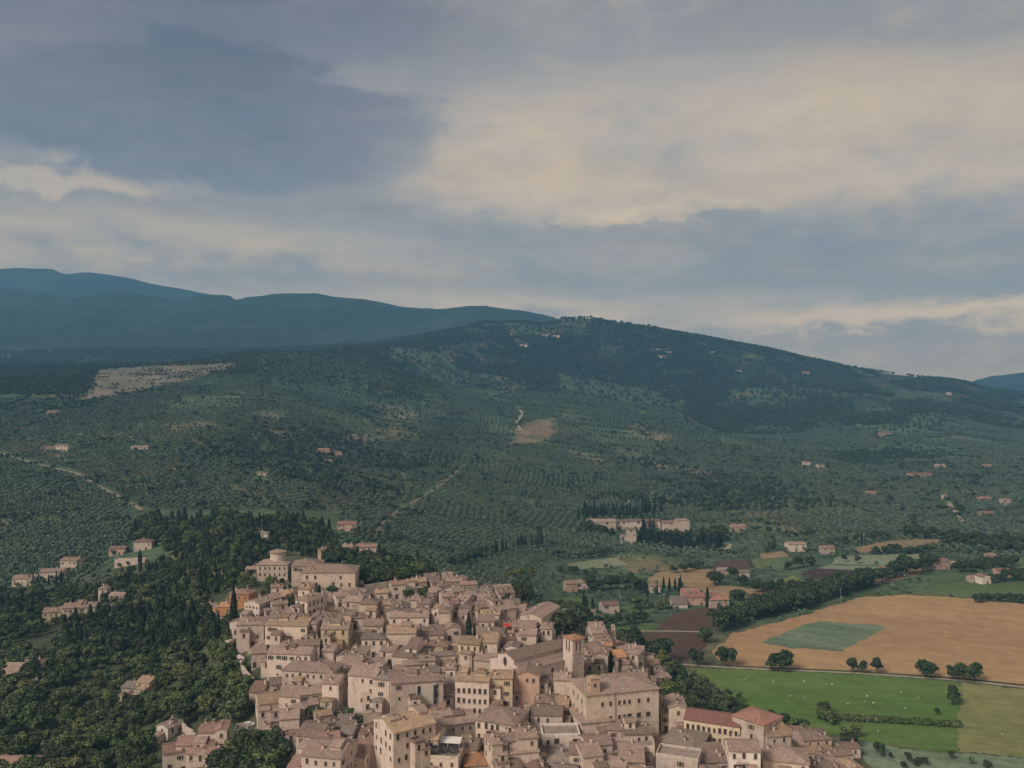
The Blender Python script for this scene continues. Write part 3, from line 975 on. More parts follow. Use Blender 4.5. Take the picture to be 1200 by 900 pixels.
def roof_and_wall(kind, w, d, h, pitch, o=0.45):
    """returns (wall MB, roof MB, ridge height, function z(x, y) of the roof surface)"""
    W, R = MB(), MB()
    t, th = pitch, 0.22
    x0, x1, y0, y1 = -w / 2, w / 2, -d / 2, d / 2
    if kind in ('gx', 'gy'):
        def Q(a, b2, z):     # a along the ridge, b2 across
            return (a, b2, z) if kind == 'gx' else (b2, a, z)
        L, B = (w, d) if kind == 'gx' else (d, w)
        rz = h + B / 2 * t
        for s in (-1, 1):
            W.poly([Q(-L / 2, s * B / 2, -SINK), Q(L / 2, s * B / 2, -SINK), Q(L / 2, s * B / 2, h), Q(-L / 2, s * B / 2, h)])
            W.poly([Q(s * L / 2, -B / 2, -SINK), Q(s * L / 2, B / 2, -SINK), Q(s * L / 2, B / 2, h), Q(s * L / 2, 0, rz), Q(s * L / 2, -B / 2, h)])
        e = B / 2 + o
        prof = [(-e, h - o * t), (0, rz), (e, h - o * t), (e, h - o * t + th), (0, rz + th), (-e, h - o * t + th)]
        R.prism(prof, 0 if kind == 'gx' else 1, -L / 2 - o * 0.5, L / 2 + o * 0.5)
        if kind == 'gx':
            R.box(-L / 2 - o * 0.45, L / 2 + o * 0.45, -0.16, 0.16, rz + th - 0.12, rz + th + 0.10)
        else:
            R.box(-0.16, 0.16, -L / 2 - o * 0.45, L / 2 + o * 0.45, rz + th - 0.12, rz + th + 0.10)
        zf = (lambda x, y: rz - abs(y) * t) if kind == 'gx' else (lambda x, y: rz - abs(x) * t)
        return W, R, rz, zf
    if kind == 'hip':
        for s in (-1, 1):
            W.poly([(x0, s * d / 2, -SINK), (x1, s * d / 2, -SINK), (x1, s * d / 2, h), (x0, s * d / 2, h)])
            W.poly([(s * w / 2, y0, -SINK), (s * w / 2, y1, -SINK), (s * w / 2, y1, h), (s * w / 2, y0, h)])
        a, b2 = w / 2 + o, d / 2 + o
        za, zb = h - 0.06, h + 0.14
        k = min(a, b2)
        rz = zb + k * t
        ra, rb = a - k, b2 - k
        base = [(-a, -b2), (a, -b2), (a, b2), (-a, b2)]
        R.poly([(p[0], p[1], za) for p in base[::-1]])
        for i in range(4):
            p, q = base[i], base[(i + 1) % 4]
            R.poly([(*p, za), (*q, za), (*q, zb), (*p, zb)])
        if ra >= rb:
            r0, r1 = (-ra, 0, rz), (ra + 1e-3, 0, rz)
            R.poly([(-a, -b2, zb), (a, -b2, zb), r1, r0])
            R.poly([(a, b2, zb), (-a, b2, zb), r0, r1])
            R.poly([(a, -b2, zb), (a, b2, zb), r1])
            R.poly([(-a, b2, zb), (-a, -b2, zb), r0])
            R.box(-ra, ra, -0.16, 0.16, rz - 0.1, rz + 0.12)
        else:
            r0, r1 = (0, -rb, rz), (0, rb, rz)
            R.poly([(-a, -b2, zb), (a, -b2, zb), r0])
            R.poly([(a, b2, zb), (-a, b2, zb), r1])
            R.poly([(a, -b2, zb), (a, b2, zb), r1, r0])
            R.poly([(-a, b2, zb), (-a, -b2, zb), r0, r1])
            R.box(-0.16, 0.16, -rb, rb, rz - 0.1, rz + 0.12)
        return W, R, rz, lambda x, y: zb + min(a - abs(x), b2 - abs(y)) * t
    if kind == 'shed':     # slopes down to the front
        zb2 = h + d * t
        W.poly([(x0, y0, -SINK), (x1, y0, -SINK), (x1, y0, h), (x0, y0, h)])
        W.poly([(x0, y1, -SINK), (x1, y1, -SINK), (x1, y1, zb2), (x0, y1, zb2)])
        for s in (x0, x1):
            W.poly([(s, y0, -SINK), (s, y1, -SINK), (s, y1, zb2), (s, y0, h)])
        prof = [(y0 - o, h - o * t), (y1 + o * .4, zb2 + o * .4 * t), (y1 + o * .4, zb2 + o * .4 * t + th), (y0 - o, h - o * t + th)]
        R.prism(prof, 0, x0 - o * .4, x1 + o * .4)
        return W, R, zb2, lambda x, y: h + (y - y0) * t
    # flat terrace with a parapet
    W.box(x0, x1, y0, y1, -SINK, h)
    for (a0, a1, b0, b1) in ((x0 - .05, x1 + .05, y0 - .05, y0 + .25), (x0 - .05, x1 + .05, y1 - .25, y1 + .05), (x0 - .05, x0 + .25, y0 + .25, y1 - .25), (x1 - .25, x1 + .05, y0 + .25, y1 - .25)):
        R.box(a0, a1, b0, b1, h - 0.1, h + 0.9)
    R.box(x0 + .25, x1 - .25, y0 + .25, y1 - .25, h + 0.02, h + 0.12, 1)
    return W, R, h + .9, lambda x, y: h + .1


def copy_child(name, data, parent, loc, rz=0.0):
    o = bpy.data.objects.new(name, data)
    COL.objects.link(o)
    o.parent = parent
    o.location = loc
    if rz:
        o.rotation_euler = (0, 0, rz)
    return o


def windows_on(root, faces, w, d, h, r, rows=None, style=None, dens=0.66, pitch_x=2.7, z_top=None, regular=False, big=1.0):
    for fc in faces:
        L = w if fc in 'fb' else d
        n = int((L - 1.0) / pitch_x)
        if n < 1:
            if L > 2.4:
                n = 1
            else:
                continue
        nr = rows or max(1, min(4, int((h - 0.6) / 3.3)))
        gap = (L - 0.8) / n
        st0 = style or r.choice(['plain', 'plain', 'shutter', 'tall', 'closed', 'green', 'shutter'])
        for k in range(nr):
            zt = (z_top if z_top is not None else h - 2.5) - k * 3.5
            if zt < 0.8:
                break
            for i in range(n):
                if not regular and r.random() > dens:
                    continue
                s = -L / 2 + 0.4 + gap * (i + 0.5) + (0 if regular else r.uniform(-.35, .35))
                st = st0 if (regular or r.random() < 0.75) else r.choice(['plain', 'closed', 'tall'])
                dz = 0 if regular else r.uniform(-.2, .2)
                if fc == 'f':
                    o = copy_child('window', WIN[st], root, (s, -d / 2, zt + dz))
                elif fc == 'l':
                    o = copy_child('window', WIN[st], root, (-w / 2, s, zt + dz), -math.pi / 2)
                elif fc == 'r':
                    o = copy_child('window', WIN[st], root, (w / 2, s, zt + dz), math.pi / 2)
                else:
                    o = copy_child('window', WIN[st], root, (s, d / 2, zt + dz), math.pi)
                sc = big * r.uniform(0.78, 1.0)
                o.scale = (sc, 1, sc)


def place_house(u, ve, wpx, h, d, rot, kind, wc=0, rc=0, key=None, label=None, name='stone_house', cat='house', win=None, pitch=None, xyz=None, w_m=None, wins=True, group=None, chim=None, seed=None):
    r = random.Random(seed if seed is not None else int(u * 131 + ve * 977))
    th = math.radians(rot)
    if xyz is None:
        p = cast(u, ve, h)
        w = w_m or max(3.0, wpx * p.y / F / max(0.35, math.cos(th)))
        c = Vector((p.x - math.sin(th) * d / 2, p.y + math.cos(th) * d / 2, p.z))
    else:
        c = Vector(xyz)
        w = w_m
    if w > 11.5 and key is None and label is None and kind == 'gx' and name == 'stone_house':
        k = 2 if w < 17 else 3
        cuts = sorted(r.uniform(.38, .62) if k == 2 else t + r.uniform(-.06, .06) for t in ([.5] if k == 2 else [.33, .67]))
        ed = [0] + cuts + [1]
        for e0, e1 in zip(ed, ed[1:]):
            m = (e0 + e1) / 2 - .5
            q = c + Vector((math.cos(th), math.sin(th), 0)) * (m * w) + Vector((math.sin(th), -math.cos(th), 0)) * r.uniform(-.8, .6)
            place_house(0, 0, 0, h + r.uniform(-1.3, .5), d * r.uniform(.8, 1.1), rot + r.uniform(-2, 2), r.choice(['gx', 'gx', 'gx', 'hip', 'gy']), r.choice([wc, wc, 0, 1]), r.choice([rc, rc, 0, 1, 3]), win=win,
                        xyz=(q.x, q.y, q.z), w_m=(e1 - e0) * w + .1, seed=r.randrange(10 ** 6))
        return None
    root = bpy.data.objects.new(name, None)
    root.empty_display_size = 1
    COL.objects.link(root)
    root.location = c
    root.rotation_euler = (0, 0, th)
    pt = pitch if pitch is not None else r.uniform(0.27, 0.36)
    W, R, rz, zf = roof_and_wall(kind, w, d, h, pt)
    copy_child('wall', W.mesh('wall', [WALLS[wc]]), root, (0, 0, 0))
    roof = copy_child('terrace' if kind == 'flat' else 'roof', R.mesh('roof', [ROOFS[rc]] if kind != 'flat' else [WALLS[wc], ROOFS[3]]), root, (0, 0, 0))
    nch = chim if chim is not None else (r.choice([1, 1, 2, 3]) if kind != 'flat' else 0)
    for _ in range(nch):
        x, y = r.uniform(-.38, .38) * w, r.uniform(-.38, .38) * d
        copy_child('chimney', CHIM[r.randrange(3)], roof, (x, y, zf(x, y) + 0.15))
    if kind == 'gx' and key and w > 11 and cat == 'house':
        for _ in range(2 if w < 16 else 3):
            aw = r.uniform(2.2, 4.5)
            x = r.uniform(-.42, .42) * w
            A, AR, _, _ = roof_and_wall('gx', aw, d * r.uniform(.35, .6), r.uniform(.5, 1.3), pt, .3)
            an = copy_child('attic', A.mesh('attic', [WALLS[wc]]), root, (x, r.uniform(-.05, .1) * d, h + d * pt * .3))
            copy_child('attic_roof', AR.mesh('attic_roof', [ROOFS[r.choice([rc, 0, 3])]]), an, (0, 0, 0))
    for _ in range(2 if (wins and ANNEX and c.y < 470 and cat == 'house') else 0):
        if r.random() < .6:
            aw, ad, ah = r.uniform(2.8, 4.6), r.uniform(2.6, 4.2), h * r.uniform(.45, .8)
            sd = r.choice('flrf')
            A, AR, _, _ = roof_and_wall(r.choice(['shed', 'shed', 'hip', 'flat']), aw, ad, ah, .28, .3)
            loc = {'f': (r.uniform(-.3, .3) * w, -d / 2 - ad / 2 + .15, 0), 'l': (-w / 2 - aw / 2 + .15, r.uniform(-.25, .25) * d, 0), 'r': (w / 2 + aw / 2 - .15, r.uniform(-.25, .25) * d, 0)}[sd]
            an = copy_child('annexe', A.mesh('annexe', [WALLS[r.choice([wc, wc, 0, 1])]]), root, loc)
            copy_child('annexe_roof', AR.mesh('annexe_roof', [ROOFS[r.choice([rc, 0, 0, 1])], ROOFS[3]]), an, (0, 0, 0))
            if ah > 3:
                copy_child('window', WIN[r.choice(['plain', 'closed', 'tall'])], an, (r.uniform(-.5, .5), -ad / 2, ah - 2.2))
    if wins and ANNEX and c.y < 470:
        if w > 9 and key is None and cat == 'house' and kind in ('gx', 'hip') and r.random() < .45:
            aw, ad, ah = w * r.uniform(.25, .42), d * r.uniform(.55, .8), r.uniform(1.2, 2.4)
            A, AR, _, _ = roof_and_wall(r.choice(['gx', 'hip', 'shed']), aw, ad, ah + d * pt * .35, .28, .35)
            an = copy_child('attic', A.mesh('attic', [WALLS[wc]]), root, (r.choice([-1, 1]) * r.uniform(.1, .27) * w, r.uniform(0, .1) * d, h))
            copy_child('attic_roof', AR.mesh('attic_roof', [ROOFS[rc]]), an, (0, 0, 0))
            copy_child('window', WIN['plain'], an, (0, -ad / 2, ah + d * pt * .35 - 1.75))
    if wins:
        cu = CU + F * c.x / c.y
        va = math.atan2(c.x, c.y)
        faces = 'f' + ('l' if math.sin(th + va) > 0.10 else '') + ('r' if math.sin(th + va) < -0.10 else '')
        windows_on(root, faces, w, d, h, r, **(win or {}))
        copy_child('door', DOOR, root, (r.uniform(-.3, .3) * w, -d / 2, 0.0))
    uu, vv = project(c.x, c.y, c.z + h)
    HOUSES.append(dict(o=root, c=c, w=w, d=d, th=th, h=h, u=uu, v=vv, key=key, label=label, kind=kind, wc=wc, rc=rc, cat=cat, group=group, px=w * F / c.y))
    return root


# ------------------------------------------------------------------ the catalogue of buildings read off the photograph
# (u of the front, row of the front eave, width in pixels, wall height m, depth m, turn deg, roof, wall colour, roof colour, extras)
H = place_house


def catalogue():
    # --- convent on the hilltop
    H(319, 662, 36, 8.5, 13, 0, 'hip', 1, 0, key='round-topped convent wing', label='long cream convent wing with raised drum-like storey on its roof', name='convent_wing', cat='convent', win=dict(rows=2, style='plain', regular=True, dens=1, pitch_x=2.4), chim=0)
    H(359, 663.5, 34, 10, 14, 6, 'hip', 1, 0, label='middle convent block with small white bellcote on its roof', name='convent_block', cat='convent', win=dict(rows=1), chim=1)
    H(385, 671, 62, 12.5, 15, 2, 'hip', 1, 0, key='big square convent', label='large square cream convent block with regular windows above the town', name='convent_hall', cat='convent', win=dict(rows=2, style='tall', dens=.75, pitch_x=3.6, z_top=9.3), chim=1)
    # --- hilltop left: orange house etc.
    H(280, 696, 24, 7.5, 8, -12, 'hip', 3, 5, key='bright orange house', label='bright orange plastered house among trees below the convent')
    H(263, 711, 16, 5, 7, -12, 'gx', 3, 4, label='low orange wing in front of the bright orange house')
    H(244, 711, 17, 5, 7, 15, 'hip', 0, 0, key='small hipped cottage', label='small pinkish cottage with hipped roof beside the orange house')
    H(252, 721, 22, 3.2, 6, -12, 'shed', 6, 3, label='low shed with grey roof under the small pinkish cottage', name='garden_shed', cat='shed', chim=0)
    H(295, 707, 20, 9, 16, -24, 'gy', 4, 0, key='white arcaded house', label='white gabled house with row of arched windows below the convent', win=dict(rows=2, style='arch', regular=True, pitch_x=1.7))
    H(255, 674, 10, 4, 5, 10, 'gx', 5, 5, label='tiny pink garden house among the trees left of the convent', name='garden_house')
    H(294, 667, 13, 5, 6, 0, 'gx', 6, 0, label='small grey stone outbuilding beside the convent wing', wins=False)
    H(353, 704, 16, 10, 11, -32, 'hip', 1, 0, key='tall cream corner house', label='tall cream corner house just below the square convent', win=dict(rows=2, style='tall', regular=True, pitch_x=2.4))
    H(293, 732, 31, 9.5, 12, 6, 'hip', 0, 0, key='house above the wall stub', label='hip-roofed house above the old wall stub at the wood edge')
    H(335, 733, 50, 12, 14, -5, 'gx', 1, 1, key='wide balconied house', label='wide cream house with balcony and broad tan roof', pitch=.2)
    H(351, 741, 18, 8, 6, 24, 'shed', 0, 0)
    H(364, 731, 13, 11, 8, 0, 'hip', 1, 0)
    # --- behind the convent, outside the old town
    H(407, 641, 12, 6, 7, 0, 'gx', 1, 0, label='small cream chapel with arched door above the convent trees', name='chapel', cat='chapel', win=dict(style='arch', rows=1))
    H(429, 641, 24, 8, 9, 4, 'gx', 0, 5, label='pinkish house with tile roof beside the hillside chapel')
    H(381, 645, 9, 6, 6, 30, 'gy', 5, 0, label='small pink gable peeping out of the trees above the convent')
    H(406, 614, 22, 6, 9, 0, 'gx', 5, 2, label='red-roofed salmon house at the foot of the steep olive track')
    H(308, 625, 10, 7, 6, 0, 'hip', 4, 3, label='small pale tower house in the dark conifer grove', name='tower_house')
    # --- upper town
    H(413, 705, 20, 8, 10, -4, 'gx', 0, 0)
    H(431, 708, 20, 9, 9, -6, 'hip', 1, 0, key='square cream house', label='square cream house with two rows of windows below convent trees', win=dict(rows=2, style='plain', regular=True, pitch_x=3.4))
    H(408, 721, 17, 6, 8, 8, 'gx', 0, 0)
    H(421, 724, 20, 5, 8, -5, 'gx', 0, 0)
    H(392, 737, 32, 10, 10, 0, 'gx', 2, 0, key='ochre loggia house', label='ochre house with shaded loggia below its eaves in upper town', win=dict(rows=2, style='tall', regular=True, pitch_x=2.6))
    H(437, 733, 23, 7, 9, 0, 'gx', 0, 0)
    H(463, 717, 20, 9, 14, -6, 'gy', 1, 0, key='pale gable house', label='pale gable-fronted house at the end of a long terrace')
    H(479, 723, 46, 9, 8, 4, 'gx', 0, 0, key='long windowed terrace', label='long pinkish terrace with a row of small square windows', win=dict(rows=1, style='plain', dens=.9))
    H(482, 737, 44, 5, 7, 4, 'gx', 0, 0)
    H(487, 703, 12, 6, 7, -4, 'hip', 1, 0, label='small cream house beside garden cypresses under the garden wall')
    H(521, 718, 14, 10, 9, 0, 'hip', 1, 0, label='plain cream house front without windows in upper town', wins=False)
    for a in ((511, 683, 10, 6, 8, 20, 'gx', 0, 0), (519, 687, 10, 6, 8, 10, 'gx', 0, 0), (527, 690, 11, 6, 8, -15, 'gy', 0, 5), (537, 693, 12, 6, 8, 20, 'gx', 0, 0),
              (525, 699, 14, 7, 8, 15, 'gx', 0, 0), (541, 703, 14, 7, 9, -20, 'gx', 1, 0), (553, 699, 13, 6, 8, 15, 'gx', 0, 0), (566, 703, 14, 6, 9, -12, 'gx', 0, 0),
              (545, 712, 13, 8, 9, -10, 'hip', 0, 0), (535, 708, 12, 6, 7, 30, 'gx', 0, 5), (572, 711, 18, 6, 10, 25, 'gx', 0, 0), (507, 694, 10, 6, 7, 0, 'gx', 0, 0)):
        H(*a)
    H(622, 723, 25, 8, 22, -24, 'gy', 1, 0, key='big cream gable', label='big cream gable with yellow edge at the right rim of town', wins=False)
    H(592, 714, 26, 6, 14, 28, 'gx', 0, 0)
    H(570, 728, 18, 7, 9, 0, 'gx', 0, 0)
    H(573, 745, 29, 6, 12, -8, 'hip', 0, 0, key='cypress-side hipped house', label='low house with broad hipped roof next to the town cypress')
    H(595, 735, 10, 5, 6, 0, 'gx', 0, 0)
    H(614, 735, 28, 7, 9, -4, 'gx', 0, 0)
    H(640, 737, 13, 11, 9, -8, 'hip', 1, 0, key='loggia tower house', label='tall narrow house with three tall windows under its eaves', win=dict(rows=1, style='tall', regular=True, pitch_x=1.5))
    H(618, 744, 20, 10, 9, -8, 'gx', 1, 0, label='plain cream wall house behind the church nave', win=dict(rows=1, dens=.4))
    H(549, 755, 25, 10, 11, -14, 'gx', 2, 1, key='yellow palazzo', label='yellow plastered palazzo with tan roof just below the town cypress', win=dict(rows=2, style='tall', regular=True, pitch_x=2.4))
    H(573, 753, 19, 10, 11, -8, 'gx', 1, 1, label='cream house joined to the yellow palazzo')
    H(567, 774, 24, 7, 9, -18, 'gx', 1, 0)
    # --- middle left
    H(338, 766, 52, 10, 9, -6, 'gx', 0, 0, key='long upper terrace', label='long pale terrace above trees at the left rim of town', win=dict(rows=2, dens=.8))
    H(303, 765, 16, 6, 8, 14, 'gx', 0, 0)
    H(365, 756, 18, 6, 8, 10, 'gx', 1, 0)
    H(384, 763, 14, 7, 8, -10, 'gx', 0, 0)
    H(360, 787, 62, 13, 11, -10, 'hip', 0, 0, key='long tall terrace', label='long tall terrace with brown hipped roof on the left of town', win=dict(rows=3, dens=.75))
    H(387, 801, 20, 13, 10, -10, 'gx', 0, 0)
    H(316, 824, 23, 7, 11, 22, 'gx', 1, 1)
    H(339, 816, 26, 9, 11, -10, 'gx', 0, 0, key='brown-roofed rim house', label='house with broad brown roof above the sloping street')
    H(364, 813, 24, 9, 9, 16, 'gx', 0, 0)
    H(348, 830, 18, 7, 8, -12, 'hip', 0, 0)
    H(339, 842, 22, 9, 9, 12, 'gx', 0, 0, key='street corner house', label='pinkish corner house beside the top of the sloping street')
    H(356, 845, 11, 4, 5, 0, 'gx', 0, 0)
    # --- middle
    H(438, 749, 29, 7.5, 8, 0, 'hip', 0, 3, key='garden house', label='dark-roofed house with tall windows over a green garden', win=dict(rows=1, style='tall', regular=True, pitch_x=2.6))
    H(470, 742, 34, 9, 10, 3, 'gx', 1, 1, key='blank cream wall', label='broad cream house showing a blank wall above brown roofs', wins=False)
    H(475, 770, 32, 8, 12, -14, 'hip', 0, 0)
    H(408, 779, 24, 9, 9, -22, 'gx', 2, 0, key='small ochre house', label='small ochre-yellow house front between brown roofs')
    H(434, 777, 34, 8, 9, 14, 'gx', 0, 0)
    H(424, 792, 34, 16, 13, -14, 'gx', 0, 0, key='tall white house', label='tall pinkish-white house with three rows of small windows', win=dict(rows=3, dens=.7))
    H(447, 796, 19, 16, 10, -8, 'hip', 0, 3, label='tall narrow pinkish house with grey roof left of concrete block', win=dict(rows=3, dens=.8))
    H(489, 799, 60, 17, 13, 12, 'gx', 0, 0, key='concrete-walled block', label='big block with bare grey wall and two dark vertical slots', win=dict(rows=3, dens=.35, pitch_x=4))
    H(440, 812, 30, 10, 9, 8, 'flat', 0, 0, key='terrace-topped house', label='flat-topped pinkish house with long windows above the trees', win=dict(rows=2, style='tall', dens=.8))
    H(412, 806, 22, 8, 8, -8, 'gx', 5, 0)
    H(492, 776, 36, 8, 9, 10, 'gx', 0, 0)
    H(553, 798, 40, 15, 10, -9, 'gx', 0, 1, pitch=.24, key='many-windowed palazzo', label='pinkish palazzo with close rows of tall windows mid town', win=dict(rows=3, style='tall', regular=True, pitch_x=1.75, z_top=10.5))
    H(588, 795, 25, 15, 9, -3, 'gx', 2, 1, pitch=.22, key='yellow town house', label='pale yellow house joined to the many-windowed palazzo', win=dict(rows=3, style='shutter', dens=.7))
    H(617, 792, 30, 14, 13, -4, 'gy', 5, 0, key='salmon gable house', label='salmon-stained gable house beside the pale yellow house', win=dict(rows=2, dens=.5))
    H(521, 812, 22, 10, 8, 6, 'gx', 0, 3)
    H(528, 784, 11, 12, 7, 0, 'hip', 4, 0)
    # --- right of the church
    H(711, 744, 21, 6, 8, -3, 'gx', 0, 0, key='wall-end cottage', label='long low cottage with upright bell gable at its end', win=dict(rows=1, dens=.3))
    H(703, 768, 18, 9, 9, -10, 'gy', 1, 0)
    H(711, 757, 14, 6, 7, 8, 'gx', 0, 4, label='small cottage with orange tiles behind the dark cypress')
    H(727, 770, 15, 8, 9, 18, 'gx', 0, 4, label='small house with orange tile roof right of the dark cypress')
    H(741, 766, 13, 9, 8, -25, 'hip', 1, 0)
    H(749, 792, 18, 5, 7, -8, 'hip', 0, 0)
    H(689, 768, 6, 8, 5, 0, 'gx', 1, 0)
    H(732, 778, 11, 6, 6, -5, 'gx', 1, 0)
    # --- centre right, in front of the church
    H(659, 797, 20, 11, 9, -4, 'gx', 0, 0, label='plain house with one dark window beside the church apse', win=dict(rows=1, dens=.5))
    H(640, 801, 16, 8, 8, 12, 'gx', 0, 0)
    H(646, 825, 40, 8, 11, -9, 'gx', 0, 0)
    H(700, 846, 38, 9, 15, 14, 'hip', 0, 0, key='broad brown roof', label='house under a broad brown roof in front of the great palazzo')
    H(730, 856, 36, 8, 9, -8, 'hip', 0, 0, key='three-window house', label='low house with three dark windows at the palazzo foot', win=dict(rows=1, dens=.9))
    H(641, 838, 36, 9, 9, -4, 'gx', 0, 0)
    # --- bottom left: outside the wall
    H(204, 882, 23, 6, 9, 22, 'gx', 4, 5, key='pink-roofed farmhouse', label='pale farmhouse with pink roof, lowest on the wooded slope')
    H(220, 873, 26, 7, 8, 8, 'gx', 0, 5)
    H(242, 858, 20, 9, 8, 3, 'gx', 4, 5, key='red-topped white house', label='white house with flat red-brown roof in the woods below town')
    H(259, 856, 13, 9, 8, 12, 'gy', 0, 5)
    H(248, 883, 15, 4.5, 6, -6, 'gx', 0, 5)
    H(190, 852, 17, 5, 7, -30, 'gy', 4, 3, label='small gabled cottage half hidden in the woods')
    H(282, 858, 14, 5, 6, 10, 'flat', 6, 0, label='roofless grey stone ruin beside the street bend', name='stone_ruin', cat='ruin', wins=False)
    H(311, 858, 18, 4, 5, -8, 'shed', 0, 0)
    # --- bottom
    H(376, 887, 48, 13, 14, -12, 'gx', 0, 0, key='lower corner house', label='big house with broad roof at the bottom of the street', win=dict(rows=2, dens=.7))
    H(361, 863, 30, 11, 12, -12, 'gx', 0, 0)
    H(386, 870, 24, 11, 9, 14, 'gx', 0, 5)
    H(405, 860, 16, 10, 8, -10, 'gx', 0, 3)
    H(414, 886, 28, 8, 10, -14, 'gx', 0, 5)
    H(428, 874, 24, 9, 9, -6, 'gx', 0, 5)
    H(430, 861, 22, 9, 9, -8, 'gx', 0, 5)
    H(486, 853, 46, 18, 14, 34, 'gx', 0, 1, key='golden-roofed block', label='tall block with golden tan roof and rows of dark windows', win=dict(rows=3, style='tall', dens=.85))
    H(471, 863, 16, 13, 8, 4, 'flat', 1, 0, label='narrow brick-stained tower house in front of the golden-roofed block', win=dict(rows=3, dens=.8))
    H(500, 866, 26, 13, 10, -12, 'gx', 1, 1, key='tan-roofed house', label='tan-roofed house with three square windows under the eaves', win=dict(rows=2, style='plain', regular=True, pitch_x=2.6))
    H(534, 876, 42, 9, 12, 10, 'gx', 0, 0)
    H(517, 889, 40, 9, 10, -8, 'flat', 1, 0, key='restaurant terrace', label='flat roof terrace with white awning and dark parasols', win=dict(rows=1, dens=.5), name='terrace_house')
    H(536, 848, 44, 11, 11, 18, 'gx', 6, 0, key='grey round-window house', label='grey stone house with round-topped windows mid town', win=dict(rows=2, style='arch', dens=.8))
    H(485, 833, 34, 7, 9, 6, 'gx', 0, 0)
    H(512, 831, 18, 8, 8, 0, 'gx', 0, 5)
    H(520, 842, 22, 8, 9, 20, 'gx', 0, 1)
    H(580, 847, 46, 12, 14, -20, 'hip', 1, 0, key='balconied corner house', label='cream corner house with long wooden balconies', win=dict(rows=3, style='tall', dens=.75, pitch_x=2.1))
    H(604, 842, 28, 8, 10, -8, 'gx', 0, 0)
    H(610, 882, 44, 10, 8, 12, 'gx', 0, 0, key='stepped-roof house', label='long house with two stepped brown roofs near the bottom edge')
    H(604, 866, 52, 14, 8, 11, 'gx', 1, 0)
    H(583, 872, 12, 14, 8, 20, 'hip', 1, 0)
    H(658, 863, 44, 8, 9, 3, 'flat', 4, 0, key='white terrace house', label='whitish flat-topped house with balcony and dark awnings', win=dict(rows=2, style='wide', dens=.6))
    H(655, 891, 28, 6, 9, -12, 'hip', 4, 3, key='porch house', label='house with grey roof over an open columned porch', win=dict(rows=1, style='wide', regular=True, pitch_x=2.2))
    H(549, 878, 20, 8, 9, -10, 'gx', 0, 0)
    H(562, 897, 34, 6, 10, 6, 'hip', 0, 4)
    H(695, 886, 24, 11, 11, 14, 'gx', 0, 0)
    H(703, 873, 30, 9, 9, 14, 'gx', 0, 0)
    H(676, 884, 18, 10, 9, -6, 'gx', 1, 0)
    H(729, 881, 24, 6, 8, 6, 'gx', 0, 0)
    H(754, 877, 26, 6, 7, -5, 'flat', 1, 0)
    H(748, 860, 34, 8, 8, 3, 'gx', 0, 0)
    H(740, 893, 30, 6, 8, -6, 'shed', 0, 0)
    # --- right: lower quarter
    H(794, 830, 20, 9.5, 12, -4, 'gy', 1, 0, key='cream gable by the ochre block', label='cream gable house at the end of the ochre block', win=dict(rows=1, dens=.5))
    H(834, 847, 60, 10, 11, -22, 'gx', 2, 6, key='long ochre block', label='long ochre building with two close rows of windows, maroon roof', name='ochre_building', cat='building', win=dict(rows=2, style='tall', regular=True, pitch_x=1.7, z_top=6.7), chim=0)
    H(906, 845, 30, 14, 12, 42, 'hip', 0, 2, key='red-roofed tall house', label='tall pinkish house with bright red hipped roof', win=dict(rows=3, dens=.6), chim=0)
    H(913, 862, 30, 11, 6, 10, 'shed', 6, 1)
    H(935, 861, 17, 10, 10, -8, 'gx', 0, 5)
    H(959, 867, 33, 11, 12, 8, 'hip', 5, 0, key='salmon hipped house', label='salmon house with hipped brown roof at the right end of town', win=dict(rows=1, style='tall', regular=True, pitch_x=3.6))
    H(988, 885, 26, 7, 8, 12, 'gx', 0, 0)
    H(962, 890, 24, 5.5, 6, 4, 'shed', 1, 1, label='low loggia with dark openings below the salmon hipped house', win=dict(rows=1, style='wide', regular=True, pitch_x=2.0, z_top=2.6))
    H(998, 877, 22, 4.5, 7, 6, 'gx', 0, 5)
    H(921, 893, 50, 7, 12, -14, 'hip', 1, 0)
    H(799, 873, 40, 6.5, 13, -24, 'hip', 7, 3, key='brick house', label='orange-red brick house under a wide grey hipped roof', win=dict(rows=1, style='wide', dens=.8), pitch=.26)
    H(873, 880, 36, 11, 9, -4, 'gx', 4, 0, key='white balconied house', label='whitish house with iron balcony below the red-roofed tall house', win=dict(rows=2, style='tall', dens=.85))
    H(838, 893, 34, 6, 8, 8, 'shed', 0, 0)
    H(793, 889, 46, 9, 8, -20, 'flat', 6, 0, label='weathered grey stone building below the brick house', win=dict(rows=1, dens=.3))
    H(780, 838, 10, 6, 6, 0, 'gx', 0, 0)
    # --- left outskirts
    H(80, 657, 20, 9, 10, -6, 'gx', 1, 0, key='villa on the left slope', label='upper block of the pale villa on the left slope', name='villa', cat='villa')
    H(60, 670, 26, 6, 9, 8, 'gx', 1, 0, label='middle wing of the pale villa behind garden cypresses', name='villa_wing', cat='villa')
    H(27, 678, 26, 5.5, 9, 0, 'gx', 1, 0, label='low left wing of the pale villa on the slope', name='villa_wing', cat='villa')
    H(137, 643, 19, 5, 8, 0, 'gx', 5, 5, label='low pink-roofed house under the conifers on the left hillside')
    H(167, 635, 20, 6.5, 8, 5, 'hip', 1, 5, label='square house with pink hipped roof at the conifer edge')
    H(152, 657, 34, 3.5, 5, 6, 'flat', 1, 0, label='low terrace wall house below the pink hipped house', wins=False)
    H(120, 690, 10, 10, 6, 0, 'hip', 0, 0, label='small square tower house among the valley trees', name='tower_house')
    H(136, 698, 18, 5.5, 7, -4, 'gx', 4, 0, label='low whitish house attached to the valley tower house')
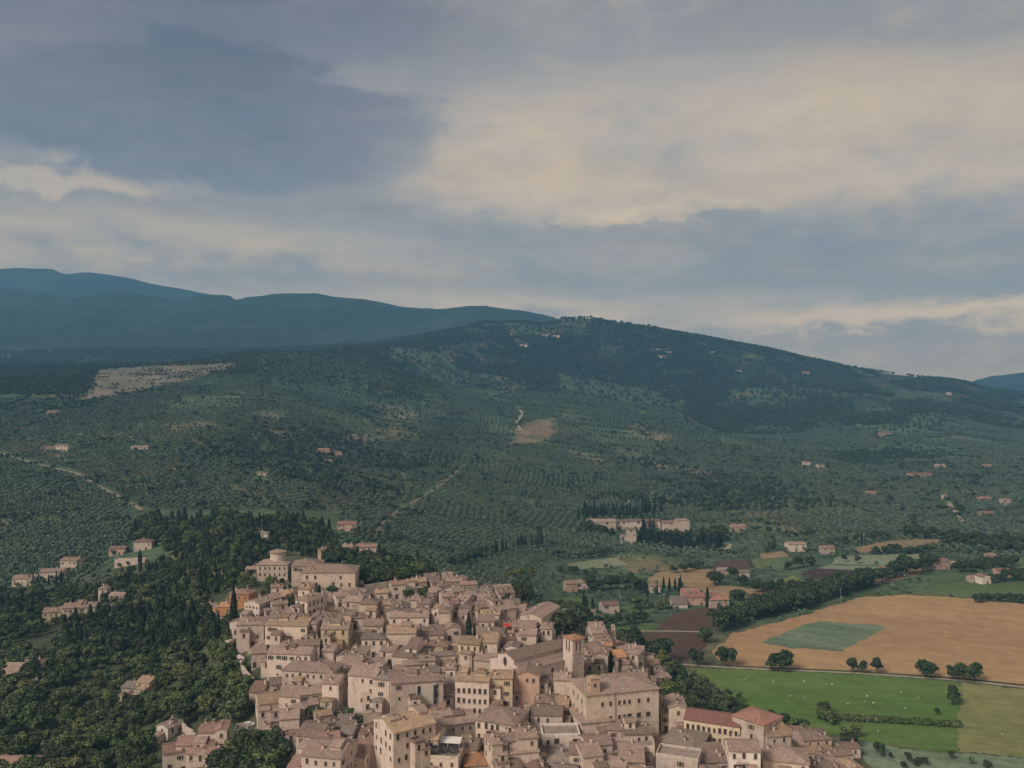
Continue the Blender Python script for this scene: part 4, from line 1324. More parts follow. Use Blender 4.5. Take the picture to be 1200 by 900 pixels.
    H(92, 712, 36, 8, 10, 10, 'gx', 2, 0, key='ochre villa', label='long ochre villa with brown roof amid valley trees', win=dict(rows=2, dens=.8))
    H(66, 717, 30, 7, 9, 10, 'gx', 2, 0, label='lower ochre wing adjoining the long ochre villa')
    H(37, 780, 20, 6, 9, 12, 'hip', 4, 5, label='white house with pink roof alone in the valley wood')
    H(167, 800, 17, 6, 9, -14, 'gx', 2, 1, label='ochre house with tan roof alone amid the lower wood')
    H(151, 806, 20, 5, 8, -14, 'gx', 6, 3, label='grey-roofed cottage joined to the ochre house in the wood')
    H(8, 790, 22, 4, 8, 0, 'shed', 6, 0, label='low grey-roofed shed at the left edge of the wood', wins=False, chim=0)
    H(12, 897, 50, 4, 8, -4, 'gx', 0, 5, label='long low roof peeping out at the bottom left corner', wins=False, chim=0)
    # --- hillside, far
    far = [(57, 524, 13, 6, 9, 0, 'gx', 1, 0, 'cream farmhouse left of a pair on the olive hillside'), (72, 522, 14, 8, 9, 0, 'gx', 1, 0, 'taller pale farmhouse on the olive hillside near the road'),
           (163, 524, 20, 5, 9, 0, 'gx', 1, 3, 'white low house alone on the olive hillside'), (379, 527, 14, 7, 9, 0, 'gx', 5, 2, 'pink farmhouse with red roof on the middle hillside'),
           (393, 530, 14, 6, 9, 0, 'gx', 5, 5, 'lower pink house beside the red-roofed hillside farmhouse'), (307, 554, 12, 3, 7, 0, 'gx', 1, 0, 'small whitish hut low on the olive hillside'),
           (62, 482, 15, 6, 9, 0, 'gx', 5, 5, 'pinkish house below the bare scree slope'), (384, 540, 10, 4, 7, 0, 'gx', 0, 0, 'tiny stone hut under the pink hillside farmhouse'),
           (946, 542, 8, 7, 9, 0, 'gx', 1, 0, 'white house at the foot of the spur'), (963, 545, 8, 7, 9, 20, 'gx', 1, 0, 'second white house at the foot of the spur'),
           (1080, 556, 28, 6, 12, 0, 'gx', 0, 2, 'long red-roofed farm at the mountain foot'), (1022, 577, 11, 6, 9, 0, 'gx', 5, 5, 'pink house with cypress amid olive terraces'),
           (1103, 545, 10, 6, 9, 0, 'gx', 1, 0, 'small pale house in trees at the mountain foot'), (1158, 545, 8, 6, 9, 0, 'gx', 5, 2, 'tiny pink house far right at the mountain foot'),
           (1180, 586, 10, 8, 9, 0, 'gx', 1, 0, 'white house beyond the straight lane'), (1108, 581, 5, 8, 6, 0, 'gx', 1, 0, 'narrow cream house at the top of the straight lane'),
           (1155, 584, 14, 4, 9, 0, 'gx', 5, 2, 'low red-roofed house right of the straight lane'), (1157, 601, 16, 3.5, 8, 0, 'gx', 5, 2, 'low barn with red roof amid olives'),
           (865, 617, 16, 6, 9, 0, 'gx', 5, 5, 'pink house alone right of the walled villa'), (934, 638, 22, 7, 10, 0, 'gx', 1, 0, 'cream farmhouse with brown roof beside garden trees'),
           (971, 642, 15, 6, 9, 0, 'gx', 1, 5, 'pinkish-white house above the pale field'), (1104, 658, 18, 7, 10, 0, 'gx', 5, 5, 'pink house right of the pale field'),
           (1118, 660, 9, 4, 7, 0, 'gx', 1, 0, 'low annexe beside the pink house near the pale field'), (1165, 651, 11, 9, 9, 0, 'hip', 5, 5, 'tall pink house in dark trees at the right'),
           (1177, 669, 16, 5, 9, 0, 'gx', 5, 2, 'low red-roofed house at the right edge'), (1156, 676, 13, 6, 8, 15, 'gy', 4, 5, 'pink-gabled house behind the long green field'),
           (1141, 677, 8, 4, 7, 0, 'gx', 1, 5, 'small pink shed behind the long green field'), (670, 684, 14, 7, 9, 10, 'gx', 5, 5, 'pinkish house above the small vineyard'),
           (683, 683, 14, 5, 8, -10, 'gx', 0, 0, 'brown-roofed barn above the small vineyard'), (716, 709, 20, 6, 9, 10, 'gx', 0, 5, 'pinkish cottage beyond the vineyard cypresses'),
           (689, 718, 18, 4, 8, 0, 'gx', 1, 0, 'low cream house between vineyard and dark wood'), (848, 668, 12, 4, 8, 0, 'gx', 1, 3, 'grey barn above the fallow field'),
           (873, 671, 12, 4, 8, 10, 'gx', 1, 0, 'whitish barn beside the round trees above the fallow field'), (768, 687, 12, 5, 8, 0, 'gx', 0, 5, 'small house behind farm cypresses'),
           (1127, 440, 0, 0, 0, 0, '', 0, 0, '')]
    for a in far:
        if a[3]:
            H(*a[:9], label=a[9], name='farmhouse', win=dict(rows=1, dens=.6, pitch_x=4.5, big=1.3), chim=0)
    # the red-roofed farm and the walled villa
    H(822, 700, 40, 6, 12, -3, 'gx', 5, 2, key='farm', label='long farmhouse with bright red roof behind the brown field', name='farmhouse', win=dict(rows=1, dens=.7, pitch_x=4))
    H(843, 703, 24, 6, 10, 8, 'gx', 1, 2, label='right wing of the red-roofed farm', name='farmhouse', win=dict(rows=1, dens=.7, pitch_x=4))
    H(810, 694, 20, 7, 10, 0, 'gx', 5, 2, label='rear barn of the red-roofed farm', name='barn', cat='barn', wins=False, chim=0)
    H(797, 708, 18, 3, 10, 0, 'shed', 4, 3, label='pale greenhouse shed left of the red-roofed farm', name='shed', cat='shed', wins=False, chim=0)
    H(705, 612, 33, 10, 14, 0, 'gx', 1, 0, key='walled villa', label='large cream villa, leftmost of the walled estate in cypresses', name='villa', cat='villa', win=dict(rows=1, style='wide', dens=.6, pitch_x=5, big=1.5), chim=1)
    H(748, 611, 52, 10, 10, 0, 'gx', 1, 0, label='long cream range behind cypresses in the walled estate', name='villa_range', cat='villa', win=dict(rows=1, dens=.6, pitch_x=5, big=1.5))
    H(793, 613, 32, 9, 12, 4, 'gx', 1, 0, label='right-hand cream range of the walled estate', name='villa_range', cat='villa', win=dict(rows=1, dens=.6, pitch_x=5, big=1.5))
    H(800, 610, 16, 13, 9, 0, 'hip', 1, 0, label='raised pale block on the right-hand range of the estate', name='villa_block', cat='villa', wins=False)
    H(740, 621, 11, 16, 8, 0, 'hip', 1, 0, label='pale tower-like house in front of the walled estate', name='tower_house', win=dict(rows=2, dens=.5, big=1.4))
    H(735, 629, 15, 7, 8, 0, 'gx', 4, 0, label='low pale house at the foot of the estate tower house', win=dict(rows=1, big=1.3))
    # villages high on the mountain
    for i, (u, v, wc, w) in enumerate([(612, 404, 4, 12), (598, 391, 1, 7), (640, 392, 1, 10), (652, 393, 1, 8), (770, 409, 1, 10), (783, 412, 4, 9), (776, 417, 1, 8), (835, 412, 4, 6), (865, 434, 4, 8), (945, 436, 5, 8), (1113, 460, 4, 4), (1038, 507, 5, 14)]):
        nm = ['bright white house high on the wooded mountain, below the summit', 'small pale house just left under the mountain summit', 'cream house amid clearings under the summit ridge', 'second cream house amid clearings under the summit ridge',
              'cream house at the top of the mountain village', 'white house in the middle of the mountain village', 'lowest cream house of the mountain village', 'tiny white house high on the ridge right of the village',
              'white house alone on the dark mountainside', 'pink house alone below the right-hand ridge', 'tiny white house far right under the ridge', 'reddish low farm on the right mountain slope'][i]
        H(u, v, w, 9, 12, 0, 'gx', wc, 2 if i == 11 else 0, label=nm, name='mountain_house', win=dict(rows=1, dens=.5, pitch_x=6, big=2.0), chim=0)


catalogue()


# ------------------------------------------------------------------ church, bell tower, great palazzo
def empty(name, loc, rz=0.0):
    o = bpy.data.objects.new(name, None)
    COL.objects.link(o)
    o.location = loc
    o.rotation_euler = (0, 0, rz)
    return o


def note(o, c, w, d, th, h, key, label, cat):
    uu, vv = project(c.x, c.y, c.z + h)
    HOUSES.append(dict(o=o, c=c, w=w, d=d, th=th, h=h, u=uu, v=vv, key=key, label=label, kind='gx', wc=0, rc=0, cat=cat, group=None, px=w * F / c.y))


def church():
    rot = math.radians(38)
    h1, h2 = 12.0, 16.5                      # aisle eave, nave eave
    D, L = 20.0, 27.0                       # across, along
    p = cast(645, 778, h1)
    n = Vector((math.sin(rot), -math.cos(rot), 0))
    c = p - n * (D / 2)
    root = empty('church', c, rot)
    t = 0.30
    a = 5.0                                 # aisle width
    za = h1 + a * t
    W = MB()
    for s in (-1, 1):
        W.poly([(-L / 2, s * D / 2, -SINK), (L / 2, s * D / 2, -SINK), (L / 2, s * D / 2, h1), (-L / 2, s * D / 2, h1)])
        W.poly([(-L / 2, s * (D / 2 - a), h1), (L / 2, s * (D / 2 - a), h1), (L / 2, s * (D / 2 - a), za + 1.3), (-L / 2, s * (D / 2 - a), za + 1.3)])
    rz = za + 1.3 + (D / 2 - a) * t
    for x in (-L / 2, L / 2):
        W.poly([(x, -D / 2, -SINK), (x, D / 2, -SINK), (x, D / 2, h1), (x, D / 2 - a, za), (x, D / 2 - a, za + 1.3), (x, 0, rz),
                (x, -D / 2 + a, za + 1.3), (x, -D / 2 + a, za), (x, -D / 2, h1)])
    copy_child('wall', W.mesh('church_wall', [WALLS[0]]), root, (0, 0, 0))
    R = MB()
    e = D / 2 - a + 0.45
    zc = za + 1.3 - 0.45 * t
    R.prism([(-e, zc), (0, rz), (e, zc), (e, zc + .25), (0, rz + .25), (-e, zc + .25)], 0, -L / 2 - .25, L / 2 + .25)
    nave = copy_child('roof', R.mesh('nave_roof', [ROOFS[0]]), root, (0, 0, 0))
    for s in (-1, 1):
        R = MB()
        y0, y1 = s * (D / 2 + .45), s * (D / 2 - a)
        R.prism([(y0, h1 - .45 * t), (y1, za), (y1, za + .25), (y0, h1 - .45 * t + .25)], 0, -L / 2 - .25, L / 2 + .25)
        copy_child('roof', R.mesh('aisle_roof', [ROOFS[0]]), root, (0, 0, 0))
    for x in (-6, 1, 8):
        o = copy_child('window', WIN['arch'], root, (x, -D / 2, h1 - 3.4))
        o.scale = (1.1, 1, 1.2)
    b = MB()
    n2 = 16
    b.prism([(1.35 * math.cos(2 * math.pi * k / n2), 2.0 * math.sin(2 * math.pi * k / n2)) for k in range(n2)], 1, -.05, .08, 0)
    b.prism([(1.05 * math.cos(2 * math.pi * k / n2), 1.65 * math.sin(2 * math.pi * k / n2)) for k in range(n2)], 1, -.06, .06, 1)
    copy_child('oval_window', b.mesh('oval', [M_stone, M_glass]), root, (-L / 2, 0.5, h1 + 1.0), -math.pi / 2)
    o = copy_child('door', DOOR, root, (-L / 2, 0, 0), -math.pi / 2)
    o.scale = (1.6, 1, 1.5)
    tag(root, 'stone church with oval facade window and stepped brown roof', 'church')
    note(root, c, L, D, rot, h1, 'church', root['label'], 'church')


def bell_tower():
    hh = 21.0
    rot = math.radians(35)
    p = cast(673, 750, hh)
    s = 5.7
    c = p + Vector((0, s * 0.6, 0))
    root = empty('bell_tower', c, rot)
    W = MB()
    W.box(-s / 2, s / 2, -s / 2, s / 2, -SINK, hh - 5.2)
    W.box(-s / 2 - .15, s / 2 + .15, -s / 2 - .15, s / 2 + .15, hh - 5.2, hh - 4.9)
    q = 1.15
    z0, z1 = hh - 4.9, hh
    pw = 1.55
    for sx in (-1, 1):
        for sy in (-1, 1):
            x0, x1 = sorted((sx * s / 2, sx * (s / 2 - pw)))
            y0, y1 = sorted((sy * s / 2, sy * (s / 2 - pw)))
            W.box(x0, x1, y0, y1, z0, z1)
    for k in (-1, 1):
        W.box(-.45, .45, *sorted((k * s / 2, k * (s / 2 - .8))), z0, z1)
        W.box(*sorted((k * s / 2, k * (s / 2 - .8))), -.45, .45, z0, z1)
        W.box(-s / 2, s / 2, *sorted((k * (s / 2 + .01), k * (s / 2 - .8))), z1 - .7, z1)
        W.box(*sorted((k * (s / 2 + .012), k * (s / 2 - .8))), -s / 2 + .02, s / 2 - .02, z1 - .71, z1 - .01)
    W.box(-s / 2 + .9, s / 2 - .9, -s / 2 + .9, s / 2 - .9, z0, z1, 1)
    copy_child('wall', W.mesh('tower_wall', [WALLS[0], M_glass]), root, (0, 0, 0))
    R = MB()
    e = s / 2 + .55
    R.box(-e, e, -e, e, hh, hh + .2)
    for k in range(4):
        cs = [(-e, -e), (e, -e), (e, e), (-e, e)]
        R.poly([(*cs[k], hh + .2), (*cs[(k + 1) % 4], hh + .2), (0, 0, hh + 1.2)])
    copy_child('roof', R.mesh('tower_roof', [ROOFS[4]]), root, (0, 0, 0))
    tag(root, 'square stone bell tower with tall belfry openings and orange tile cap', 'tower')
    note(root, c, s, s, rot, hh, 'bell tower', root['label'], 'tower')


def palazzo():
    h, d, rot = 17.5, 17.0, math.radians(15)
    p = cast(730, 811, h)
    w = 88 * p.y / F / math.cos(rot)
    n = Vector((math.sin(rot), -math.cos(rot), 0))
    c = p - n * (d / 2)
    root = empty('palazzo', c, rot)
    W, R, rz, zf = roof_and_wall('hip', w, d, h, .26, .5)
    W.box(-w / 2 - .08, w / 2 + .08, -d / 2 - .08, d / 2 + .08, h - 11.2, h - 10.9)
    copy_child('wall', W.mesh('palazzo_wall', [WALLS[1]]), root, (0, 0, 0))
    roof = copy_child('roof', R.mesh('palazzo_roof', [ROOFS[0]]), root, (0, 0, 0))
    for x in (-.28, -.17, -.05, .02, .09, .22, .35):
        copy_child('window', WIN['plain'], root, (x * w, -d / 2, h - 4.3))
    for x, k in ((-.17, 'plain'), (-.05, 'plain'), (.02, 'plain'), (.09, 'wide'), (.22, 'wide'), (.35, 'wide')):
        copy_child('window', WIN[k], root, (x * w, -d / 2, h - 9.3))
    for x in (.22, .35, -.05):
        copy_child('window', WIN['plain'], root, (x * w, -d / 2, h - 13.6))
    for y in (-.25, .0, .25):
        for z in (4.3, 9.0):
            copy_child('window', WIN['tall'], root, (-w / 2, y * d, h - z), -math.pi / 2)
    b = MB()
    b.box(-.07, .07, -.16, 0, -9, -.1)
    copy_child('drainpipe', b.mesh('drainpipe', [M_shut]), root, (-.1 * w, -d / 2, h))
    copy_child('door', DOOR, root, (0, -d / 2, 0))
    # little brick belfry at the front corner
    B = MB()
    B.box(-1.7, 1.7, -1.7, 1.7, -1.0, 5.0)
    bt = copy_child('belfry', B.mesh('belfry', [WALLS[5]]), root, (-w / 2 + 3.4, -d / 2 + 2.2, h + .2))
    for q, rzz in (((0, -1.7, 2.0), 0), ((-1.7, 0, 2.0), -math.pi / 2)):
        copy_child('window', WIN['arch'], bt, q, rzz)
    R = MB()
    R.box(-2.0, 2.0, -2.0, 2.0, 5.0, 5.15)
    for k in range(4):
        cs = [(-2, -2), (2, -2), (2, 2), (-2, 2)]
        R.poly([(*cs[k], 5.15), (*cs[(k + 1) % 4], 5.15), (0, 0, 5.9)])
    copy_child('belfry_roof', R.mesh('belfry_roof', [ROOFS[1]]), bt, (0, 0, 0))
    tag(root, 'great cream palazzo with hipped roof and small brick belfry at its corner', 'palazzo')
    note(root, c, w, d, rot, h, 'great palazzo', root['label'], 'palazzo')


church()
bell_tower()
palazzo()

# extras on catalogue buildings
def find(key):
    return next(q for q in HOUSES if q['key'] == key)


def extras():
    q = find('round-topped convent wing')
    b, rf = MB(), MB()
    n = 14
    ring = lambda R, z: [(R * math.cos(2 * math.pi * k / n), R * math.sin(2 * math.pi * k / n), z) for k in range(n)]
    lo, hi = ring(4.2, -1.0), ring(4.2, 4.6)
    e0, e1 = ring(4.9, 4.5), ring(4.9, 4.75)
    for k in range(n):
        j = (k + 1) % n
        b.poly([lo[k], lo[j], hi[j], hi[k]])
        rf.poly([e0[k], e0[j], e1[j], e1[k]])
        rf.poly([e1[k], e1[j], (0, 0, 6.2)])
    rf.poly(e0[::-1])
    dr = copy_child('drum', b.mesh('drum', [WALLS[1]]), q['o'], (q['w'] * .08, .5, q['h'] + 1.2))
    copy_child('drum_roof', rf.mesh('drum_roof', [ROOFS[0]]), dr, (0, 0, 0))
    q = find('concrete-walled block')
    o, w, d, h = q['o'], q['w'], q['d'], q['h']
    b = MB()
    b.box(-.02 * w, .36 * w, -d / 2 - .25, -d / 2 - .02, h - 12.5, h - 1.0, 0)
    copy_child('concrete_panel', b.mesh('concrete_panel', [flat_mat('concrete', (0.48, 0.42, 0.345), .9, .15, .6)]), o, (0, 0, 0))
    for x in (.03, .34):
        b = MB()
        b.box(x * w - .55, x * w + .55, -d / 2 - .4, -d / 2 - .26, h - 12.5, h - 1.5, 0)
        copy_child('slot', b.mesh('slot', [M_darkcloth]), o, (0, 0, 0))
    q = find('restaurant terrace')
    o, w, d, h = q['o'], q['w'], q['d'], q['h']
    b = MB()
    b.prism([(d * .05, h + 2.6), (d * .45, h + 3.1), (d * .45, h + 3.2), (d * .05, h + 2.7)], 0, -w * .3, w * .45)
    for x in (-.28, .08, .43):
        b.box(x * w - .05, x * w + .05, d * .06, d * .06 + .1, h, h + 2.6)
    copy_child('awning', b.mesh('awning', [M_awning]), o, (0, 0, 0))
    for k in range(7):
        x, y = (-.36 + .12 * k) * w, (-.12 if k % 2 else -.25) * d
        b = MB()
        b.tube((0, 0, 0), (0, 0, 2.4), .05, .05, 5)
        b.tube((0, 0, 2.0), (0, 0, 2.6), 1.0, .05, 8)
        tag(link('parasol', b.mesh('parasol', [M_darkcloth]), None, o.location + Matrix.Rotation(q['th'], 3, 'Z') @ Vector((x, y, h + .12))),
            'dark parasol on the restaurant roof terrace', 'parasol', 'dark parasols on the roof terrace')
    q = find('wall-end cottage')
    b = MB()
    b.box(-.9, .9, -.3, .3, 0, 3.2)
    b.prism([(-.9, 3.2), (.9, 3.2), (0, 4.0)], 1, -.3, .3)
    copy_child('bell_gable', b.mesh('bell_gable', [WALLS[0]]), q['o'], (q['w'] / 2 - .9, 0, q['h']))
    q = find('balconied corner house')
    for z in (3.0, 6.2):
        b = MB()
        w, d, h = q['w'], q['d'], q['h']
        b.box(-w * .2, w * .45, -d / 2 - 1.2, -d / 2 - .01, h - z - .15, h - z)
        for k in range(12):
            x = -w * .2 + k * w * .65 / 11
            b.box(x - .04, x + .04, -d / 2 - 1.2, -d / 2 - 1.14, h - z, h - z + 1)
        b.box(-w * .2, w * .45, -d / 2 - 1.22, -d / 2 - 1.12, h - z + 1, h - z + 1.08)
        copy_child('balcony', b.mesh('balcony', [M_shut]), q['o'], (0, 0, 0))
    for key in ('wide balconied house', 'white balconied house', 'white terrace house'):
        q = find(key)
        w, d, h = q['w'], q['d'], q['h']
        b = MB()
        b.box(-w * .3, w * .1, -d / 2 - 1.1, -d / 2 - .01, h - 4.4, h - 4.25)
        for k in range(10):
            x = -w * .3 + k * w * .4 / 9
            b.box(x - .03, x + .03, -d / 2 - 1.1, -d / 2 - 1.05, h - 4.25, h - 3.3)
        b.box(-w * .3, w * .1, -d / 2 - 1.12, -d / 2 - 1.04, h - 3.3, h - 3.2)
        copy_child('balcony', b.mesh('balcony', [M_shut]), q['o'], (0, 0, 0))
    q = find('porch house')
    w, d, h = q['w'], q['d'], q['h']
    b = MB()
    b.prism([(-d / 2 - 3.4, h - .6), (-d / 2 - .02, h - .1), (-d / 2 - .02, h + .1), (-d / 2 - 3.4, h - .4)], 0, -w / 2, w / 2)
    copy_child('porch_roof', b.mesh('porch_roof', [ROOFS[3]]), q['o'], (0, 0, 0))
    for k in range(5):
        b = MB()
        b.box(-.2, .2, -.2, .2, -3, h - .6)
        copy_child('column', b.mesh('column', [WALLS[4]]), q['o'], (-w / 2 + .5 + k * (w - 1) / 4, -d / 2 - 3.0, 0))


extras()

# ------------------------------------------------------------------ houses that fill the quarter between those
def inside_obb(x, y, q, pad=0.0):
    dx, dy = x - q['c'].x, y - q['c'].y
    c, s = math.cos(-q['th']), math.sin(-q['th'])
    lx, ly = dx * c - dy * s, dx * s + dy * c
    return abs(lx) < q['w'] / 2 + pad and abs(ly) < q['d'] / 2 + pad


NOBUILD = [[(296, 850), (350, 850), (360, 910), (296, 910)], [(362, 822), (440, 822), (440, 858), (362, 858)], [(405, 754), (455, 754), (455, 770), (405, 770)],
           [(686, 775), (738, 775), (738, 806), (686, 806)], [(532, 732), (566, 732), (566, 775), (532, 775)], [(373, 700), (400, 700), (400, 722), (373, 722)],
           [(265, 745), (312, 745), (312, 800), (265, 800)], [(318, 748), (345, 748), (345, 764), (318, 764)], [(358, 770), (385, 770), (385, 786), (358, 786)], [(500, 690), (518, 690), (518, 712), (500, 712)], [(470, 700), (515, 700), (515, 718), (470, 718)]]


def fill_town():
    r = random.Random(77)
    us = [p[0] for p in TOWN]
    n = 0
    y = 262.0
    while y < 452:
        x = (min(us) - 60 - CU) / F * y
        while x < (max(us) + 60 - CU) / F * y:
            px, py = x + r.uniform(-2, 2), y + r.uniform(-2, 2)
            x += 5.6
            z = gz(px, py)
            u, v = project(px, py, z)
            vis_lim = 985
            if v > vis_lim or not in_poly([u], [min(v, 925)], TOWN)[0]:
                continue
            if any(in_poly([u], [v], p)[0] for p in NOBUILD):
                continue
            w, d = r.uniform(4.8, 8.8), r.uniform(5, 8.5)
            rot = math.radians(r.choice([-14, -8, 8, 12, 18, 76, 100]) + r.uniform(-6, 6))
            ca, sa = math.cos(rot), math.sin(rot)
            bad = False
            for fx in (-.5, 0, .5):
                for fy in (-.5, 0, .5):
                    qx, qy = px + ca * fx * w - sa * fy * d, py + sa * fx * w + ca * fy * d
                    if any(inside_obb(qx, qy, q, -0.7) for q in HOUSES):
                        bad = True
                        break
                if bad:
                    break
            if bad:
                continue
            h = r.uniform(3.8, 7.2)
            if project(px, py, z + h + 1.5)[1] > 899:
                continue
            rdeg = math.degrees(rot)
            if rdeg > 45:
                rdeg -= 90
                w, d = d, w
            place_house(0, 0, 0, h, d, rdeg, r.choice(['gx', 'gx', 'gy', 'hip', 'shed']), r.choice([0, 0, 0, 0, 1, 1, 4, 6]), r.choice([0, 0, 0, 0, 1, 3, 5]), xyz=(px, py, z), w_m=w, seed=n * 7 + 3)
            n += 1
        y += 5.4
    return n


print('filled houses', fill_town(), 'total', len(HOUSES))


def label_houses():
    keys = [q for q in HOUSES if q['key']]
    ordn = ['nearest', 'second', 'third', 'fourth', 'fifth', 'sixth', 'seventh', 'eighth', 'ninth', 'tenth', 'eleventh', 'twelfth', 'thirteenth', 'fourteenth', 'fifteenth', 'sixteenth', 'seventeenth'] + [f'{i}th' for i in range(18, 60) if i % 10 not in (1, 2, 3)]
    wname = ['pinkish', 'cream', 'ochre', 'orange', 'whitish', 'salmon', 'grey', 'brick']
    rname = {'gx': 'gabled', 'gy': 'gable-fronted', 'hip': 'hipped', 'shed': 'lean-to', 'flat': 'flat'}
    sect = {}
    for q in HOUSES:
        if q['label']:
            continue
        best = min(keys, key=lambda k: math.hypot(k['u'] - q['u'], (k['v'] - q['v']) * 1.4))
        du, dv = q['u'] - best['u'], q['v'] - best['v']
        if abs(du) > abs(dv) * 1.2:
            dr = 'fields' if du > 0 else 'woods'
        else:
            dr = 'front' if dv > 0 else 'back'
        sect.setdefault((best['key'], dr), []).append((math.hypot(du, dv), q))
    for (key, dr), lst in sect.items():
        lst.sort(key=lambda t: t[0])
        for i, (_, q) in enumerate(lst):
            o = ordn[min(i, len(ordn) - 1)]
            size = 'small ' if q['px'] < 24 and q['h'] < 7 else ('tall ' if q['h'] > 9.5 else '')
            rel = {'fields': f'fieldward of the {key}', 'woods': f'woodward of the {key}',
                   'front': f'in front of the {key}', 'back': f'behind the {key}'}[dr]
            q['label'] = f'{size}{wname[q["wc"]]} house with {rname[q["kind"]]} roof, {o} {rel}'
            if len(q['label'].replace('-', ' ').split()) > 15:
                q['label'] = f'{wname[q["wc"]]} {rname[q["kind"]]} house, {o} {rel}'
    seen = set()
    for q in HOUSES:
        assert q['label'] not in seen, q['label']
        seen.add(q['label'])
        tag(q['o'], q['label'], q['cat'], q['group'])


label_houses()
for q in HOUSES:
    if q['o'].get('group') is None and q['o'].name.startswith('stone_house'):
        q['o']['group'] = 'houses of the old hill town'


# ------------------------------------------------------------------ walls, cars, poles, bales
def stone_wall(line, height, thick, label, name='stone_wall', wc=0, cap=True):
    ps = [cast(u, v) for u, v in line]
    b = MB()
    c0 = ps[0]
    for p, q in zip(ps, ps[1:]):
        n = max(1, int((q - p).length / 3))
        for k in range(n):
            a, e = p.lerp(q, k / n), p.lerp(q, (k + 1) / n)
            dv = Vector((e.x - a.x, e.y - a.y, 0)).normalized()
            nn = Vector((-dv.y, dv.x, 0)) * thick / 2
            za, ze = gz(a.x, a.y), gz(e.x, e.y)
            hh = height + rnd.uniform(-.25, .25)
            i = len(b.v)
            for pt, z in ((a, za), (e, ze)):
                for s in (-1, 1):
                    w = pt + nn * s - c0
                    b.v.append((w.x, w.y, z - 2 - c0.z))
                    b.v.append((w.x, w.y, z + hh - c0.z))
            b.f += [(i, i + 4, i + 5, i + 1), (i + 2, i + 3, i + 7, i + 6), (i + 1, i + 5, i + 7, i + 3), (i, i + 1, i + 3, i + 2), (i + 4, i + 6, i + 7, i + 5)]
            b.m += [0] * 5
    o = link(name, b.mesh(name, [WALLS[wc]]), None, c0)
    return tag(o, label, 'wall')


stone_wall([(427, 697), (445, 694), (480, 690)], 4.5, .6, 'long straight garden wall below the dark convent trees', wc=1)
stone_wall([(262, 770), (271, 771)], 7.5, 2.5, 'stub of old town wall at the edge of the wood', 'wall_stub')
stone_wall([(271, 771), (280, 775), (286, 778)], 2.6, .8, 'low stone wall running down from the old wall stub')
stone_wall([(282, 785), (284, 792), (290, 800), (297, 806)], 4.0, .9, 'broken old wall descending between trees to the street')
stone_wall([(208, 853), (218, 860), (229, 869)], 3.0, .7, 'sloping stone wall beside the white house in the woods')
stone_wall([(318, 857), (330, 868), (340, 886), (347, 905)], 1.2, .5, 'low parapet wall along the sloping street')
stone_wall([(300, 858), (312, 857)], 1.0, .5, 'short parapet wall at the street bend')
stone_wall([(497, 682), (503, 676), (506, 671)], 2.5, .7, 'pale wall climbing from the top tip of town', wc=4)


def car_mesh(col):
    b = MB()
    prof = [(-2.1, .35), (-2.1, .85), (-1.6, .95), (-1.1, 1.42), (.7, 1.42), (1.3, .95), (2.05, .82), (2.1, .35)]
    b.prism(prof, 1, -.82, .82, 0)
    b.prism([(-1.45, .97), (-1.05, 1.36), (.65, 1.36), (1.15, .97)], 1, -.835, .835, 1)
    return b.mesh('car_body', [col, M_glass], False)


def wheel_mesh():
    b = MB()
    b.tube((0, -.1, 0), (0, .1, 0), .32, .32, 12)
    b.tube((0, -.1, 0), (0, -.12, 0), .2, .2, 8)
    return b.mesh('wheel', [M_darkcloth])


WHEEL = wheel_mesh()
M_white = flat_mat('car_white', (.72, .72, .72), .3, .03)
M_grey = flat_mat('car_grey', (.25, .26, .28), .3, .03)
M_red = flat_mat('car_red', (.35, .03, .03), .3, .03)


def car(u, v, rz, col, label):
    p = cast(u, v)
    root = empty('parked_car', p, rz)
    copy_child('body', car_mesh(col), root, (0, 0, 0))
    for sx in (-1.3, 1.3):
        for sy in (-.78, .78):
            copy_child('wheel', WHEEL, root, (sx, sy, .32))
    tag(root, label, 'car', 'parked cars in town')


car(411, 857, .3, M_white, 'white car parked in front of the small town trees')
car(418, 859, 1.3, M_white, 'white car parked beside another by the town trees')
car(425, 861, .5, M_grey, 'grey car parked at the end of the row by town trees')
car(291, 851, .4, M_white, 'white car parked by the ruin at the street bend')
car(565, 889, .4, M_white, 'white car in the alley below the balconied corner house')
car(437, 856, 1.0, M_red, 'red car parked under the dark round tree in town')


def bale_mesh():
    b = MB()
    b.tube((0, -.6, .62), (0, .6, .34), .34, .34, 12)
    b.tube((0, .6, .62), (0, -.6, .34), .34, .34, 12)
    return b.mesh('bale', [flat_mat('bale_wrap', (.40, .39, .33), .6, .08, 2)])


BALE = bale_mesh()
for (u, v) in [(907, 800), (942, 800), (968, 803), (975, 803), (925, 817), (942, 819), (1017, 817), (1013, 824), (994, 826), (1024, 825), (1017, 817), (1056, 813), (1076, 819), (1060, 831),
               (874, 797), (1003, 846), (1030, 858), (1175, 862)]:
    p = cast(u + rnd.uniform(-.8, .8), v)
    tag(link('hay_bale', BALE, None, (p.x, p.y, p.z + .08), rnd.uniform(0, 3)), 'pale wrapped hay bale lying on the green meadow', 'hay bale', 'pale bales scattered over the meadow')


def pole(u, v, h, label):
    p = cast(u, v)
    b = MB()
    b.tube((0, 0, -1), (0, 0, h), .22, .14, 6)
    b.box(-1.1, 1.1, -.07, .07, h - .9, h - .72)
    b.box(-.7, .7, -.06, .06, h - 1.8, h - 1.65)
    tag(link('utility_pole', b.mesh('utility_pole', [M_metal]), None, p), label, 'pole', 'utility poles on the hillside')


